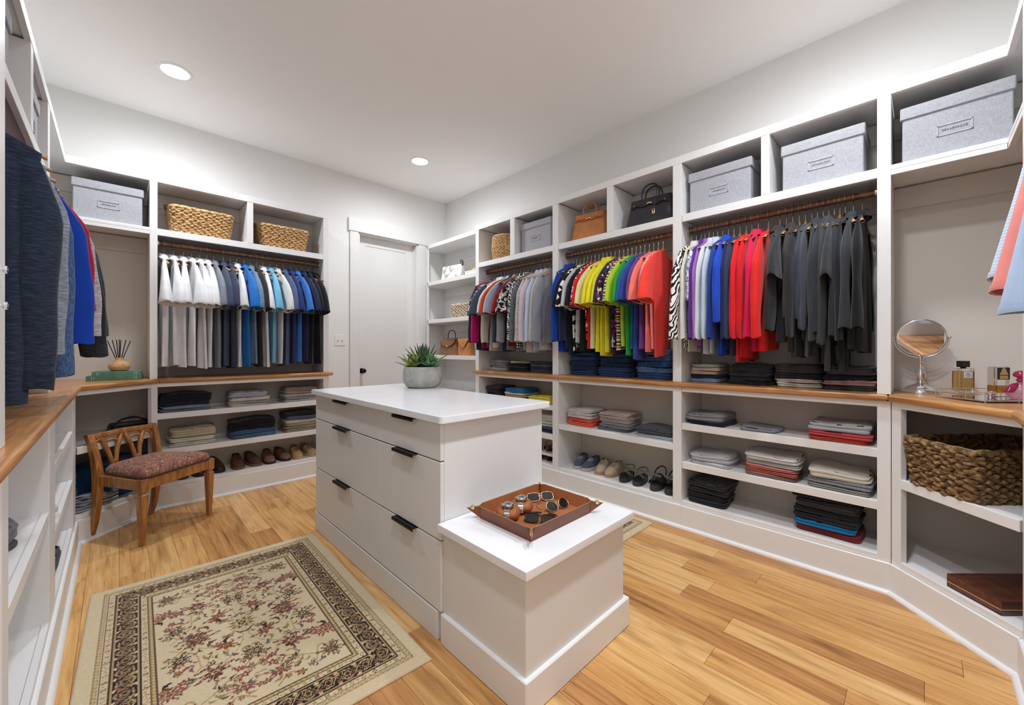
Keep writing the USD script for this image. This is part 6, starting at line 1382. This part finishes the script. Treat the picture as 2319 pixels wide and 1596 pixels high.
DKS, BRS, TNS = plain('dark_sole', S(40, 34, 32), .7), plain('brown_sole', S(120, 92, 70), .7), plain('tan_sole', S(196, 170, 128), .7)
LB, LT_ = plain('brown_laces', S(60, 42, 34), .8), plain('tan_laces', S(120, 86, 50), .8)
zb = .1768; ysh = YB + .17
for k, (x0, M, SM, lc, cp, nm, kd) in enumerate(((.30, ORX, DKS, LB, None, 'oxblood leather shoe', 'oxford'), (.545, ORX, DKS, LB, None, 'glossy dark brown leather shoe', 'oxford'), (.815, BRX, BRS, LB, None, 'brown suede shoe with pale sole edge', 'oxford'), (1.055, BRX2, DKS, LB, leather('worn_toe', S(140, 104, 86), .6, .1), 'chestnut brown lace-up shoe', 'oxford'), (1.29, TNX, TNS, LT_, suede('tan_toe', S(206, 172, 122)), 'tan lace-up shoe with light toe', 'oxford'))):
    for s, side in ((-1, 'left'), (1, 'right')):
        shoe(f'{nm}, {side} of its pair, back wall bottom shelf', x0 + s * .057, ysh + (.01 if s > 0 else 0), zb, .10 * s + .06, M, SM, kd, .27, .094, .082, lc, cp, s)
GYS, BGS = cloth(S(84, 92, 110), 'denim'), suede('beige_suede', S(196, 176, 152))
WS, BS2 = plain('white_sole', S(190, 182, 176), .7), plain('tan_sole_b', S(176, 140, 104), .7)
for k, (y0, M, SM, lc, cp, nm) in enumerate(((2.075, GYS, WS, plain('white_laces', S(200, 200, 204), .8), None, 'grey blue canvas sneaker'), (1.85, BGS, BS2, plain('beige_laces', S(170, 150, 126), .8), None, 'beige suede sneaker'))):
    for s, side in ((1, 'left'), (-1, 'right')):
        shoe(f'{nm}, {side} one of its pair on the lowest shelf', XR + .20, y0 + s * .056, zb, R_ + .12 * s + .15, M, SM, 'sneaker', .25, .092, .078, lc, cp, s)
def sandal(label, x, y, z, rz, SM, M, kind, th=.03, L=.25, W=.092):
    t = thing('sandal', label, 'sandal', (x, y, z), rz)
    ys = np.linspace(-1, 1, 17); wid = lambda u: W / 2 * max(.1, 1 - abs(u) ** 3) ** .5 * (1 if u < 0 else 1 - .2 * u)
    o = np.array([(wid(u), u * L / 2) for u in ys] + [(-wid(u), u * L / 2) for u in ys[::-1]])
    part(t, 'sole', plate(o, 0, th, .004, 2), SM); part(t, 'footbed', plate(o * .95, th - .001, th + .003, .001, 1), plain('footbed_dark', S(30, 28, 28), .8))
    def band(y0, y1, h, w, n=12, xk=1.0):
        a = np.linspace(0, np.pi, n); out = []
        for d in (-.5, .5):
            out.append(np.c_[(W / 2 + .002) * xk * np.cos(a), np.linspace(y0, y1, n) + d * w, th - .004 + h * np.sin(a)])
        g = grid(np.stack(out)); g2 = g.copy(); g2.vertices[:, 2] += .0025; g2.invert(); return cat_(g, g2)
    if kind == 'strappy':
        for y0, y1, h in ((-.075, -.02, .040), (-.02, -.075, .042), (-.01, .05, .055)): part(t, 'strap', band(y0, y1, h, .014), M, True)
        a = np.linspace(0, np.pi, 14); part(t, 'heel_strap', tube(np.c_[.040 * np.cos(a), .05 + .065 * np.sin(a), th + .045 + .012 * np.sin(a)], .005, 6), M, True)
    else:
        part(t, 'strap', band(-.06, -.055, .046, .055), M, True); part(t, 'strap', band(.0, .005, .062, .03), M, True)
        a = np.linspace(0, np.pi, 16); part(t, 'heel_strap', tube(np.c_[.042 * np.cos(a), .03 + .06 * np.sin(a), th + .05 + .045 * np.sin(a)], .0048, 6), M, True)
    return t
GRNS, BLKS = cloth(S(112, 124, 96), 'heather'), leather('sandal_black', S(38, 37, 37), .5, .1)
for s, side in ((1, 'left'), (-1, 'right')):
    sandal(f'dark sandal with olive green straps, {side} one of its pair', XR + .17, 1.60 + s * .058, zb, R_ + .2, plain('navy_sole', S(52, 54, 62), .7), GRNS, 'strappy')
    sandal(f'black chunky sandal with heel strap, {side} one of its pair', XR + .165, 1.335 + s * .056, zb, R_ + .12, plain('charcoal_sole', S(58, 52, 50), .7), BLKS, 'chunky', .04)
PK = suede('blush_suede', S(196, 172, 156))
for i, (z, nm) in enumerate(((.2602, 'blush slide sandal on the raised shoe board'), (zb, 'blush flat sandal under the shoe board'))):
    for k, y0 in enumerate((2.53, 2.41)):
        if z == zb: sandal(f'{nm}, {["left", "right"][k]} one', XR + .18, y0 + .01, z, R_ + .1, BS2, PK, 'chunky' if False else 'strappy', .012, .23, .085)
        else: sandal(f'{nm}, {["left", "right"][k]} one', XR + .18, y0, z, R_ - .1, BS2, PK, 'strappy', .014, .23, .085)
CRM = suede('cream_suede', S(216, 202, 180))
for k, y0 in enumerate((2.70, 2.82)):
    shoe(f'cream slip-on shoe, {["near", "far"][k]} one of its pair on the left wall shelf', XLL - .14, y0, .4565, L_ + .1, CRM, WS, 'sneaker', .25, .09, .075)
